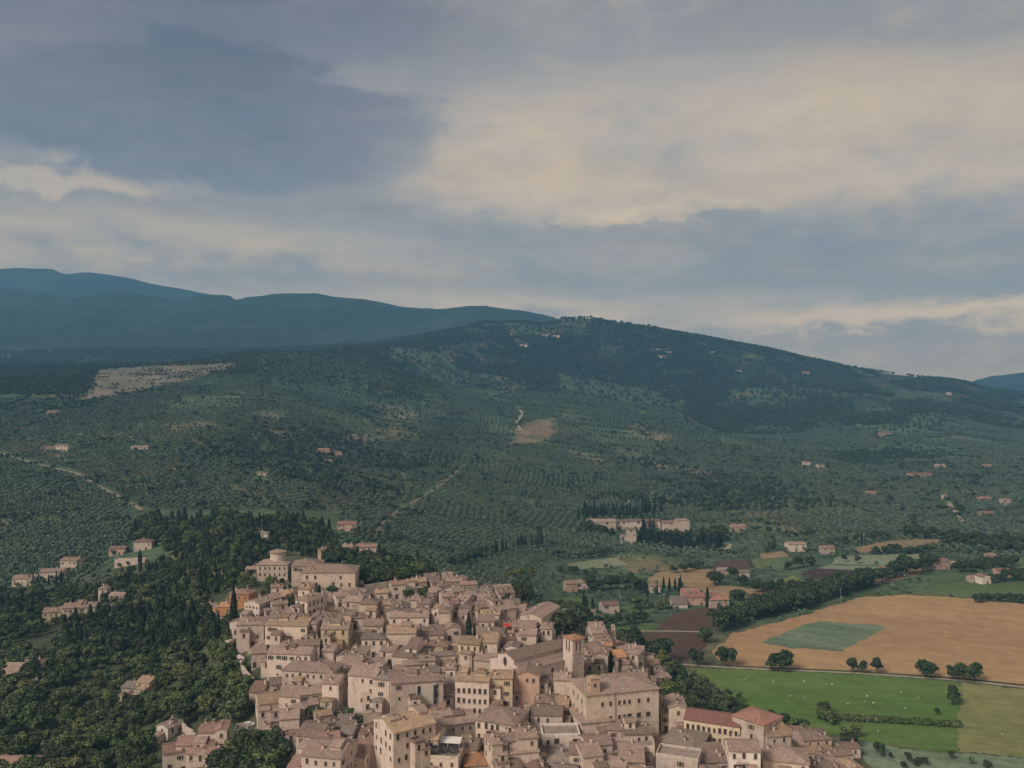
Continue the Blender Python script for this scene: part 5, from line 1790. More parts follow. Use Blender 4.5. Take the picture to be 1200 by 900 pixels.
for u, v, h, lb in [(18, 586, 16, 'pale utility pole on the terraces at the far left'), (255, 588, 14, 'pale utility pole in olives above the conifer grove'), (383, 602, 14, 'pale utility pole above the red-roofed salmon house'),
                    (765, 592, 14, 'pale utility pole above the walled estate'), (985, 708, 12, 'pale pole at the upper rim of the tan field'), (1017, 862, 9, 'thin pole on the lower meadow'),
                    (836, 826, 9, 'white-topped lamp pole behind the ochre block'), (1012, 640, 12, 'pole beside the hay field at the terraces')]:
    pole(u, v, h, lb)
b = MB()
b.prism([(-1.4, 0), (1.4, .5), (1.4, .6), (-1.4, .1)], 0, -1.6, 1.6)
b.tube((-1.4, -1.2, -2), (-1.4, -1.2, .1), .05, .05, 5)
b.tube((1.4, -1.2, -2), (1.4, -1.2, .1), .05, .05, 5)
p = cast(594, 733, 6.5)
tag(link('red_awning', b.mesh('red_awning', [M_redcloth]), None, (p.x, p.y, p.z + 6.5)), 'small bright red awning on an upper town roof terrace', 'awning')

# ------------------------------------------------------------------ trees
def leaf_mat(name, cols, var=0.35, lo=0.55):
    m, T, b = base_mat(name, 0.75)
    oi = T.n('ShaderNodeObjectInfo')
    r = oi.outputs['Random']
    geo = T.n('ShaderNodeNewGeometry')
    n = T.noise(geo.outputs['Position'], 0.35, 3.0, 0.6)
    c = T.ramp(r, [(i / max(1, len(cols) - 1), c) for i, c in enumerate(cols)])
    ri = geo.outputs['Random Per Island']
    k = T.m('MULTIPLY', T.maprange(n, 0.3, 0.7, 1 - var, 1 + var), T.maprange(ri, 0, 1, lo, 2 - lo))
    c = T.mix(1.0, c, k, 'MULTIPLY')
    c = T.mix(T.maprange(ri, 0.75, 1.0, 0.0, 0.4), c, T.mix(1.0, c, (1.5, 1.3, 0.8, 1), 'MULTIPLY'))
    T.l(c, b.inputs['Base Color'])
    return m


M_bark = flat_mat('bark', (0.085, 0.062, 0.045), 0.95, 0.3, 2.0)
L_broad = leaf_mat('broad_leaves', [(0.0598, 0.0884, 0.0312), (0.0936, 0.1300, 0.0442), (0.0728, 0.0988, 0.0416), (0.1196, 0.1482, 0.0494), (0.0572, 0.0806, 0.0403), (0.1352, 0.1430, 0.0546), (0.0806, 0.1170, 0.0598)])
L_yel = leaf_mat('yellow_green_leaves', [(0.12, 0.13, 0.028), (0.10, 0.12, 0.03)])
L_oak = leaf_mat('dark_leaves', [(0.0364, 0.0546, 0.0234), (0.0520, 0.0715, 0.0286), (0.0416, 0.0546, 0.0286)])
L_cyp = leaf_mat('cypress_leaves', [(0.0200, 0.0312, 0.0163), (0.0275, 0.0387, 0.0187), (0.0225, 0.0300, 0.0175)])
L_con = leaf_mat('conifer_leaves', [(0.0270, 0.0405, 0.0230), (0.0405, 0.0540, 0.0297), (0.0324, 0.0486, 0.0297)])
L_oli = leaf_mat('olive_leaves', [(0.116, 0.156, 0.112), (0.142, 0.182, 0.134), (0.100, 0.138, 0.092), (0.128, 0.158, 0.100)], 0.2, 0.75)
L_far = leaf_mat('forest_leaves', [(0.0396, 0.0594, 0.0330), (0.0682, 0.0902, 0.0462), (0.0506, 0.0770, 0.0462), (0.0374, 0.0528, 0.0330), (0.0594, 0.0726, 0.0396)])


def quads(centres, normals, size, rng, aspect=1.0):
    n = len(centres)
    nr = normals / np.maximum(1e-6, np.linalg.norm(normals, axis=1, keepdims=True))
    ref = rng.normal(size=(n, 3))
    a = np.cross(nr, ref)
    a /= np.maximum(1e-6, np.linalg.norm(a, axis=1, keepdims=True))
    b = np.cross(nr, a)
    s = (size * rng.uniform(0.6, 1.35, n))[:, None]
    a, b = a * s, b * s * aspect
    bend = nr * s * rng.uniform(-.35, .1, n)[:, None]
    v = np.stack([centres - a - b + bend, centres + a - b, centres + a + b + bend, centres - a + b], 1).reshape(-1, 3)
    f = np.arange(4 * n).reshape(n, 4)
    return v, f


def sphere_pts(n, rng):
    p = rng.normal(size=(n, 3))
    return p / np.linalg.norm(p, axis=1, keepdims=True)


def broad_crown(seed, R, H, z0, n, size, clumps=13, mat=None, flatness=1.0):
    rng = np.random.default_rng(seed)
    cc, cr = [], []
    for k in range(clumps):
        a = rng.uniform(0, 2 * math.pi)
        q = math.sqrt(rng.uniform(0.02, 1)) * 0.66
        zz = rng.uniform(-.55, .62)
        sh = math.sqrt(max(.15, 1 - (zz * 1.15) ** 2))
        cc.append((math.cos(a) * q * R * sh, math.sin(a) * q * R * sh, z0 + H / 2 + zz * H / 2 * flatness))
        cr.append(rng.uniform(.27, .48) * R)
    cc, cr = np.array(cc), np.array(cr)
    w = cr ** 2 / (cr ** 2).sum()
    which = rng.choice(clumps, n, p=w)
    d = sphere_pts(n, rng)
    d[:, 2] = np.where(d[:, 2] < -.3, -d[:, 2] * .6, d[:, 2])
    rad = cr[which] * rng.uniform(.72, 1.10, n)
    c = cc[which] + d * rad[:, None] * np.array([1, 1, .82])
    nrm = d + rng.normal(size=(n, 3)) * .55
    v, f = quads(c, nrm, size, rng)
    return mesh_np('crown', v, f, [mat])


def trunk_mesh(h, r0, limbs, reach, seed, top):
    rng = random.Random(seed)
    b = MB()
    b.tube((0, 0, -1.2), (0.05 * h, 0, h), r0, r0 * .65, 7)
    b.tube((0.05 * h, 0, h), (0.0, 0.1, top), r0 * .65, r0 * .15, 6)
    for k in range(limbs):
        a = 2 * math.pi * (k + rng.random() * .6) / limbs
        z = h * rng.uniform(.75, 1.0)
        b.tube((0.04 * h, 0, z), (math.cos(a) * reach, math.sin(a) * reach, z + reach * rng.uniform(.5, 1.0)), r0 * .45, r0 * .1, 5)
    return b.mesh('trunk', [M_bark], True)


def cypress_crown(seed, R, H, n, size, mat):
    rng = np.random.default_rng(seed)
    t = rng.beta(1.15, 1.25, n)
    prof = np.sin(np.pi * np.clip(t, 0.02, 1) ** 0.62) ** 0.7 * (1 - .25 * t)
    a = rng.uniform(0, 2 * math.pi, n)
    lump = 1 + .22 * np.sin(a * 3 + t * 14 + seed) * np.sin(t * 23 + a)
    r = R * prof * lump * rng.uniform(.65, 1.06, n)
    c = np.stack([r * np.cos(a), r * np.sin(a), .3 + t * H], 1)
    nrm = np.stack([np.cos(a), np.sin(a), np.full(n, .25)], 1) + rng.normal(size=(n, 3)) * .4
    v, f = quads(c, nrm, size, rng, 1.6)
    return mesh_np('crown', v, f, [mat])


def conifer_crown(seed, R, H, n, size, mat):
    rng = np.random.default_rng(seed)
    tiers = 11
    k = rng.integers(0, tiers, n)
    t = (k + rng.uniform(-.25, .45, n)) / tiers
    t = np.clip(t, 0, .99)
    a = rng.uniform(0, 2 * math.pi, n)
    arm = .72 + .4 * np.sin(a * 4 + k * 2.1 + seed) * rng.uniform(.5, 1, n)
    r = R * (1 - t) ** .72 * arm * np.sqrt(rng.uniform(.15, 1, n))
    c = np.stack([r * np.cos(a), r * np.sin(a), H * .14 + t * H * .86 - r * .22], 1)
    nrm = np.stack([np.cos(a) * .5, np.sin(a) * .5, np.full(n, .8)], 1) + rng.normal(size=(n, 3)) * .4
    v, f = quads(c, nrm, size, rng, 1.2)
    return mesh_np('crown', v, f, [mat])


KINDS = {}
KINDS['broadleaf_tree'] = [(broad_crown(10 + i, R, Hh, z0, 1500, .30, cl, L_broad), trunk_mesh(z0 + 1.2, .28, 5, R * .55, i, z0 + Hh * .6), z0 + Hh)
                           for i, (R, Hh, z0, cl) in enumerate([(4.2, 7.5, 1.6, 14), (3.6, 8.0, 1.8, 12), (4.8, 6.6, 1.7, 16), (3.9, 6.0, 1.2, 11)])]
KINDS['oak_tree'] = [(broad_crown(40 + i, R, Hh, z0, 2000, .34, cl, L_oak), trunk_mesh(z0 + 1.4, .42, 6, R * .55, i + 9, z0 + Hh * .6), z0 + Hh)
                     for i, (R, Hh, z0, cl) in enumerate([(5.2, 8.2, 1.7, 18), (4.4, 8.6, 1.8, 15), (5.6, 7.4, 1.4, 20)])]
KINDS['yellow_green_tree'] = [(broad_crown(70, 4.0, 7, 1.6, 1400, .3, 13, L_yel), trunk_mesh(2.6, .26, 5, 2, 3, 6), 8.6)]
KINDS['cypress_tree'] = [(cypress_crown(80 + i, R, Hh, 1100, .20, L_cyp), trunk_mesh(1.2, .2, 0, 1, i, Hh * .8), Hh + .3)
                         for i, (R, Hh) in enumerate([(1.25, 12.0), (1.05, 11.0), (1.6, 12.5)])]
KINDS['conifer_tree'] = [(conifer_crown(90 + i, R, Hh, 1300, .30, L_con), trunk_mesh(2.5, .3, 0, 1, i, Hh * .93), Hh)
                         for i, (R, Hh) in enumerate([(3.4, 13.0), (2.9, 14.0), (4.0, 12.0)])]
KINDS['umbrella_pine'] = [(broad_crown(95, 4.6, 3.6, 6.0, 1500, .26, 15, L_oak, .7), trunk_mesh(6.4, .3, 7, 3.0, 4, 8.0), 9.6)]
OLIVE = [broad_crown(100 + i, 2.5, 3.6, .9, 130, .50, 7, L_oli) for i in range(3)]
FAR = [broad_crown(110 + i, 4.2, 6.5, .6, 90, 1.15, 8, L_far) for i in range(3)]
SHRUB = [broad_crown(120 + i, 1.5, 1.9, .0, 220, .26, 6, L_broad) for i in range(2)]

PLANTS = {k: [] for k in list(KINDS) + ['olive_tree', 'shrub', 'far_tree']}     # (x, y, z, height or scale, place)
GUARD = HOUSES


def free(x, y, pad=0.6):
    return not any(abs(x - q['c'].x) < 30 and abs(y - q['c'].y) < 30 and inside_obb(x, y, q, pad) for q in GUARD)


def seen(x, y, z, top):
    """is the top of a plant there seen over nearer ground (and inside the frame)?"""
    u, v = project(x, y, z + top)
    if u < -15 or u > 1215 or v > 912:
        return False
    iu = int(np.clip(round((u - UG[0]) / 6.0), 0, len(UG) - 1))
    iy = int(np.clip(np.searchsorted(YG, y) - 2, 0, len(YG) - 1))
    return v < LVMIN[iy, iu] + 1


def put(kind, x, y, h, place):
    z = gz(x, y)
    if seen(x, y, z, h):
        PLANTS[kind].append((x, y, z, h, place))


def at_px(kind, u, v, hpx, place, wide=1.0):
    p = cast(u, v)
    PLANTS[kind].append((p.x, p.y, p.z, hpx * p.y / F, place))


def scatter(mix, poly, spacing, hrange, place, yr, seed, keep=1.0, pad=0.6):
    """mix: list of (kind, weight); poly in photo pixels of the ground"""
    r = random.Random(seed)
    us = [p[0] for p in poly]
    kinds, ws = zip(*mix)
    y = yr[0]
    while y < yr[1]:
        x0, x1 = (min(us) - CU) / F * y, (max(us) - CU) / F * y
        n = int((x1 - x0) / spacing) + 1
        xs = x0 + (np.arange(n) + np.array([r.uniform(-.42, .42) for _ in range(n)])) * spacing
        ys = y + np.array([r.uniform(-.45, .45) for _ in range(n)]) * spacing
        zs = ground(xs, ys)
        u, v = project(xs, ys, zs)
        ok = in_poly(u, v, poly)
        for x, yy, k in zip(xs, ys, ok):
            if k and r.random() < keep and free(x, yy, pad):
                kd = r.choices(kinds, ws)[0]
                put(kd, float(x), float(yy), r.uniform(*hrange) * (1.35 if kd in ('cypress_tree', 'conifer_tree') else 1.0), place)
        y += spacing


def along(kind, line, spacing_px, hpx, place, jit=1.5, seed=1, hv=.25):
    r = random.Random(seed)
    for (u1, v1), (u2, v2) in zip(line, line[1:]):
        n = max(1, int(math.hypot(u2 - u1, v2 - v1) / spacing_px))
        for k in range(n):
            t = (k + r.random() * .6) / n
            at_px(kind, u1 + (u2 - u1) * t + r.uniform(-jit, jit), v1 + (v2 - v1) * t + r.uniform(-jit, jit) * .5, hpx * r.uniform(1 - hv, 1 + hv), place)


# single trees in the fields (each one its own description)
SINGLES = [
    ('oak_tree', 916, 787, 26, 'broad dark tree standing alone between stubble field and meadow'), ('oak_tree', 905, 786, 20, 'smaller dark tree merged with the broad tree by the track'),
    ('oak_tree', 999, 789, 19, 'round tree, first of the trio beside the farm track'), ('oak_tree', 1011, 789, 16, 'slim tree, middle of the trio beside the farm track'),
    ('oak_tree', 1028, 790, 20, 'round tree, last of the trio beside the farm track'), ('oak_tree', 1086, 794, 19, 'single round tree between the two tree groups on the track'),
    ('oak_tree', 1117, 797, 19, 'left tree of the clump beside the farm track'), ('oak_tree', 1130, 798, 20, 'middle tree of the clump beside the farm track'),
    ('oak_tree', 1142, 799, 24, 'tall right tree of the clump beside the farm track'), ('oak_tree', 1116, 826, 24, 'dense bushy tree on the line between meadow and pasture'),
    ('oak_tree', 1098, 838, 9, 'small dark bush at the end of the hedge row on the meadow'), ('oak_tree', 966, 837, 14, 'dark bushy tree at the left end of the meadow hedge row'),
    ('oak_tree', 817, 781, 22, 'round tree below the ploughed field, left of a pair'), ('oak_tree', 850, 781, 23, 'round tree at the tip of the stubble field, right of a pair'),
    ('oak_tree', 826, 753, 18, 'round tree on the ploughed field corner'), ('oak_tree', 842, 740, 30, 'large dark tree at the upper tip of the stubble field'),
    ('oak_tree', 838, 686, 16, 'lone round tree on the fallow field'), ('oak_tree', 869, 686, 13, 'small round tree beside the whitish barn'), ('oak_tree', 858, 676, 11, 'small dark tree between the two barns'),
    ('oak_tree', 863, 706, 15, 'round green tree just right of the red-roofed farm'), ('cypress_tree', 829, 712, 24, 'tall cypress in front of the red-roofed farm'),
    ('cypress_tree', 549, 752, 34, 'tall dark cypress standing among upper town roofs'), ('cypress_tree', 556, 751, 20, 'short cypress beside the tall town cypress'),
    ('cypress_tree', 716, 793, 30, 'dark pointed cypress behind the great palazzo roof'), ('cypress_tree', 764, 808, 28, 'stout cypress at the right edge of town below the tan field'),
    ('cypress_tree', 374, 703, 18, 'slim cypress in front of the square convent'), ('umbrella_pine', 389, 704, 17, 'round umbrella pine in front of the square convent'),
    ('cypress_tree', 340, 682, 22, 'dark cypress between the two convent blocks'), ('cypress_tree', 274, 728, 40, 'great pointed cypress right of the bright orange house'),
    ('cypress_tree', 494, 708, 14, 'small garden cypress beside the white chimney-like pillar'), ('broadleaf_tree', 746, 792, 17, 'bright green tree beside the right rim houses'),
    ('yellow_green_tree', 777, 783, 24, 'yellow-green tree on the slope beside town'), ('yellow_green_tree', 788, 790, 16, 'smaller yellow-green tree below the first on the slope'),
    ('broadleaf_tree', 695, 806, 24, 'green tree left of the dark cypress behind the palazzo'), ('broadleaf_tree', 707, 806, 18, 'low green tree under the dark cypress behind the palazzo'),
    ('broadleaf_tree', 724, 806, 18, 'green tree right of the dark cypress behind the palazzo'), ('broadleaf_tree', 682, 805, 14, 'pale bush at the foot of the bell tower'),
    ('broadleaf_tree', 393, 853, 22, 'round tree, left one of the trees in the town square'), ('broadleaf_tree', 409, 853, 24, 'bright round tree, middle one in the town square'),
    ('oak_tree', 428, 854, 17, 'dark round tree, right one in the town square'), ('broadleaf_tree', 372, 852, 26, 'tall light tree beside the street corner houses'),
    ('oak_tree', 346, 862, 14, 'dark shrub-like tree beside the street corner house'), ('broadleaf_tree', 371, 790, 17, 'dark green tree squeezed between the two long terraces'),
    ('broadleaf_tree', 322, 767, 12, 'green tree on the garden terrace left of town'), ('broadleaf_tree', 333, 767, 12, 'round green tree above the long upper terrace'), ('oak_tree', 342, 767, 10, 'dark round shrub beside the balconied house'),
    ('oak_tree', 341, 716, 16, 'round dark tree beside the tall cream corner house'), ('oak_tree', 327, 718, 18, 'dark tree between the white arcaded house and corner house'),
    ('broadleaf_tree', 382, 764, 10, 'small green tree under the ochre loggia house'), ('broadleaf_tree', 418, 769, 8, 'small green shrub tree in the walled town garden'), ('broadleaf_tree', 445, 768, 9, 'dark green shrub tree at the right of the town garden'),
    ('yellow_green_tree', 268, 884, 18, 'yellowish tree beside the red-topped white house'), ('broadleaf_tree', 1115, 890, 12, 'small round tree at the lower crop strip'), ('broadleaf_tree', 1138, 896, 11, 'small tree near the lower edge of the crop strip'),
    ('oak_tree', 1157, 902, 12, 'dark round tree at the bottom right corner'), ('oak_tree', 1030, 882, 12, 'dark tree at the right end of town'),
    ('cypress_tree', 34, 686, 13, 'left of two cypresses before the pale villa'), ('cypress_tree', 39, 686, 14, 'right of two cypresses before the pale villa'), ('cypress_tree', 57, 686, 13, 'cypress before the middle wing of the pale villa'),
    ('cypress_tree', 66, 684, 15, 'cypress between the villa wings'), ('cypress_tree', 72, 682, 14, 'cypress at the upper block of the pale villa'), ('cypress_tree', 164, 662, 18, 'cypress beside the pink hipped house'),
]
for k, u, v, hp, lb in SINGLES:
    at_px(k, u, v, hp, '=' + lb)

# hedges and belts
along('oak_tree', [(848, 738), (880, 726), (910, 720), (950, 708), (985, 697), (1020, 686), (1055, 675), (1095, 666)], 6, 19, 'long hedge behind the stubble field', 2.5, 3)
along('oak_tree', [(852, 730), (880, 720), (915, 712), (955, 701), (990, 691)], 8, 18, 'long hedge behind the stubble field', 2.5, 13)
along('broadleaf_tree', [(860, 722), (890, 712), (925, 707)], 7, 15, 'long hedge behind the stubble field', 3, 4)
along('oak_tree', [(884, 694), (915, 695), (957, 692)], 5, 13, 'short dark hedge above the tan strip', 2.0, 5)
along('oak_tree', [(963, 690), (985, 684), (1010, 682)], 6, 12, 'short dark hedge above the tan strip', 2.0, 6)
along('oak_tree', [(924, 668), (938, 666), (955, 664)], 6, 14, 'dark trees by the cream farmhouse', 2.0, 7)
along('oak_tree', [(1024, 650), (1050, 648), (1058, 647)], 4.5, 9, 'short hedges above the pale field', .8, 8)
along('oak_tree', [(1062, 650), (1085, 647), (1100, 647)], 4.5, 8, 'short hedges above the pale field', .8, 9)
along('oak_tree', [(985, 658), (998, 660), (1012, 661)], 9, 11, 'small trees in the pale field', 1, 10)
along('oak_tree', [(1143, 706), (1160, 705), (1180, 706), (1210, 708)], 5, 11, 'dark hedge above the stubble at the right', 1, 11)
along('oak_tree', [(1105, 640), (1130, 640), (1165, 645), (1210, 650)], 6, 13, 'dark belt at the foot of the terraces', 3, 12)
along('oak_tree', [(1065, 629), (1100, 630), (1140, 635), (1210, 640)], 5, 12, 'dark belt at the foot of the terraces', 3, 14)
along('oak_tree', [(970, 640), (990, 637), (1020, 633), (1045, 632)], 6, 9, 'dark belt at the foot of the terraces', 1.5, 15)
along('oak_tree', [(1120, 672), (1150, 668), (1195, 664)], 5, 13, 'dark trees round the pink houses', 3, 16)
along('oak_tree', [(1160, 683), (1185, 680), (1210, 680)], 6, 12, 'dark trees round the pink houses', 2, 17)
along('oak_tree', [(655, 745), (675, 742), (690, 738)], 6, 26, 'dark round trees beyond the church tower', 3, 18)
along('broadleaf_tree', [(640, 737), (652, 742), (660, 748)], 6, 22, 'dark round trees beyond the church tower', 3, 19)
along('oak_tree', [(726, 766), (745, 768), (765, 772), (778, 778)], 6, 24, 'dark belt at the ploughed plot', 3, 20)
along('oak_tree', [(700, 735), (725, 732), (760, 730)], 6, 13, 'dark trees above the grass strip', 2, 21)
along('oak_tree', [(690, 694), (710, 690), (735, 688), (755, 692)], 6, 15, 'dark trees among the garden houses', 3, 22)
along('cypress_tree', [(745, 700), (750, 690), (760, 700), (795, 690), (800, 694), (792, 696)], 7, 18, 'cypresses among the garden houses', 2, 23)
along('broadleaf_tree', [(735, 716), (760, 712), (782, 716)], 7, 13, 'green trees among the garden houses', 3, 24)
along('cypress_tree', [(676, 722), (680, 716), (700, 718)], 6, 18, 'cypresses beside the vineyard', 2, 25)
along('oak_tree', [(785, 672), (805, 670), (825, 664)], 6, 9, 'hedge above the fallow field', 1, 26)
along('oak_tree', [(880, 688), (895, 690)], 6, 12, 'dark trees by the whitish barn', 1, 27)
along('oak_tree', [(600, 712), (615, 708), (625, 716)], 7, 24, 'dark round trees behind the upper town', 3, 28)
along('yellow_green_tree', [(595, 680), (612, 677), (628, 674)], 8, 13, 'yellowish trees on the olive slope', 2, 29)
along('oak_tree', [(612, 700), (622, 704)], 6, 20, 'dark round trees behind the upper town', 2, 30)
along('cypress_tree', [(566, 655), (575, 652), (598, 646), (612, 642), (640, 640)], 4, 14, 'cypress rows on the olive slope', 2, 31)
along('oak_tree', [(530, 668), (548, 660), (566, 655)], 5, 13, 'dark trees on the olive slope', 2, 32)
along('cypress_tree', [(676, 608), (690, 604), (720, 603), (750, 602), (775, 604)], 3.6, 15, 'cypresses round the walled estate', 2.5, 33)
along('conifer_tree', [(690, 606), (720, 605), (770, 605)], 5, 13, 'dark pines round the walled estate', 2, 34)
along('cypress_tree', [(725, 620), (735, 618), (748, 622), (758, 622), (770, 622)], 3.2, 14, 'cypresses round the walled estate', 2, 35)
along('conifer_tree', [(748, 636), (765, 640), (790, 643), (820, 642), (848, 640)], 4, 17, 'dark wood below the walled estate', 3, 36)
along('oak_tree', [(765, 636), (790, 637), (820, 636), (846, 636)], 4.5, 15, 'dark wood below the walled estate', 3, 37)
along('oak_tree', [(676, 628), (690, 622), (720, 632)], 6, 12, 'dark trees left of the walled estate', 2, 38)
along('cypress_tree', [(1010, 640), (1012, 639)], 3, 18, 'cypress at the hay field', .5, 39)
along('oak_tree', [(1105, 590), (1118, 590), (1127, 606)], 9, 9, 'trees along the straight lane', 1, 40)
along('oak_tree', [(1020, 578), (1050, 600), (1100, 600), (1080, 603)], 14, 7, 'dark trees on the terraces', 3, 41)
along('oak_tree', [(640, 650), (680, 655), (720, 648)], 6, 8, 'hedge across the olive plots', 1, 42)
along('oak_tree', [(655, 672), (700, 676)], 9, 9, 'hedge across the olive plots', 2, 43)
along('oak_tree', [(880, 622), (950, 630), (960, 625)], 9, 8, 'bushes above the cream farmhouse', 2, 44)
along('oak_tree', [(1030, 887), (1060, 893), (1090, 897), (1050, 902)], 12, 10, 'dark bushes at the right end of town', 2, 45)
along('broadleaf_tree', [(960, 840), (985, 857), (1005, 868)], 8, 12, 'green bushes behind the salmon house', 3, 46)

# woods
scatter([('broadleaf_tree', 6), ('oak_tree', 2)], [(-20, 765), (90, 770), (190, 768), (255, 775), (285, 800), (300, 835), (296, 850), (250, 852), (225, 850), (190, 845), (180, 880), (186, 930), (-20, 930)], 6.0, (3.2, 9), 'wood below the town wall', (265, 470), 51, .90)
scatter([('cypress_tree', 3), ('conifer_tree', 1), ('oak_tree', 3), ('broadleaf_tree', 1)], [(60, 760), (90, 735), (150, 725), (185, 712), (250, 722), (275, 738), (265, 772), (190, 770), (90, 775)], 5.4, (7, 9.5), 'dark cypress wood left of town', (380, 560), 52, .95)
scatter([('oak_tree', 4), ('broadleaf_tree', 3), ('conifer_tree', 1), ('cypress_tree', 1)], [(-20, 700), (120, 690), (190, 660), (300, 655), (300, 690), (262, 690), (235, 722), (185, 714), (90, 735), (-20, 765)], 6.6, (5, 8.5), 'mixed wood on the left slope', (420, 680), 53, .85)
scatter([('conifer_tree', 3), ('cypress_tree', 1), ('oak_tree', 4), ('broadleaf_tree', 3)], [(150, 622), (175, 608), (230, 612), (262, 604), (300, 612), (340, 608), (380, 618), (398, 645), (380, 655), (340, 652), (300, 656), (190, 658), (185, 640), (155, 640)], 7.4, (5, 10), 'dark conifer grove above the convent', (500, 860), 54, .8)
scatter([('oak_tree', 5), ('conifer_tree', 1), ('broadleaf_tree', 2)], [(388, 650), (440, 655), (490, 665), (505, 678), (498, 690), (480, 690), (428, 694), (418, 690), (417, 668), (385, 665)], 6.0, (8, 11), 'dark trees behind the garden wall', (430, 560), 55, .97)
scatter([('broadleaf_tree', 1)], [(484, 690), (506, 680), (512, 700), (500, 712), (478, 706)], 5.0, (4, 6), 'garden trees at the top of town', (395, 480), 56, .8)
scatter([('broadleaf_tree', 3), ('oak_tree', 2)], [(758, 775), (795, 785), (850, 812), (890, 838), (930, 852), (960, 862), (1000, 878), (960, 880), (880, 850), (790, 832), (772, 812)], 5.4, (4, 7.5), 'green slope between town and meadow', (300, 520), 57, .9)
scatter([('broadleaf_tree', 3), ('oak_tree', 1)], [(270, 768), (283, 776), (300, 800), (320, 778), (330, 790), (304, 815), (305, 850), (270, 850), (250, 800)], 5.0, (3, 5.5), 'trees along the old wall', (300, 420), 58, .9, .4)
scatter([('broadleaf_tree', 1), ('oak_tree', 1)], [(255, 880), (300, 868), (330, 872), (344, 905), (344, 940), (250, 940)], 5.2, (7, 10), 'big trees beside the sloping street', (255, 330), 59, .98)
scatter([('oak_tree', 2), ('broadleaf_tree', 2)], [(190, 880), (232, 885), (250, 895), (250, 930), (186, 930)], 7, (3, 5), 'garden trees round the farmhouse', (255, 330), 60, .5)
scatter([('broadleaf_tree', 1), ('oak_tree', 1)], [(225, 690), (300, 684), (345, 690), (345, 706), (300, 702), (262, 698)], 5.5, (3.5, 6), 'garden trees below the convent', (400, 500), 61, .7)
scatter([('oak_tree', 1), ('broadleaf_tree', 1), ('olive_tree', 1)], [(600, 712), (640, 722), (700, 722), (700, 735), (660, 750), (630, 735)], 7, (4, 6), 'bushes behind the right rim of town', (450, 640), 62, .7)
scatter([('oak_tree', 1)], [(-20, 600), (150, 600), (160, 640), (90, 655), (-20, 660)], 26, (4, 6), 'dark trees on the left terraces', (560, 900), 63, .5)
scatter([('shrub', 1)], [(640, 706), (690, 701), (690, 717), (643, 721)], 2.6, (1.6, 2.0), 'vineyard rows', (500, 640), 64, .95)
along('shrub', [(960, 842), (1000, 845), (1060, 848), (1125, 852)], 1.2, 6, 'clipped hedge row across the meadow', .3, 65)
along('shrub', [(960, 841), (1000, 844), (1060, 847), (1125, 851)], 1.2, 6, 'clipped hedge row across the meadow', .3, 66)


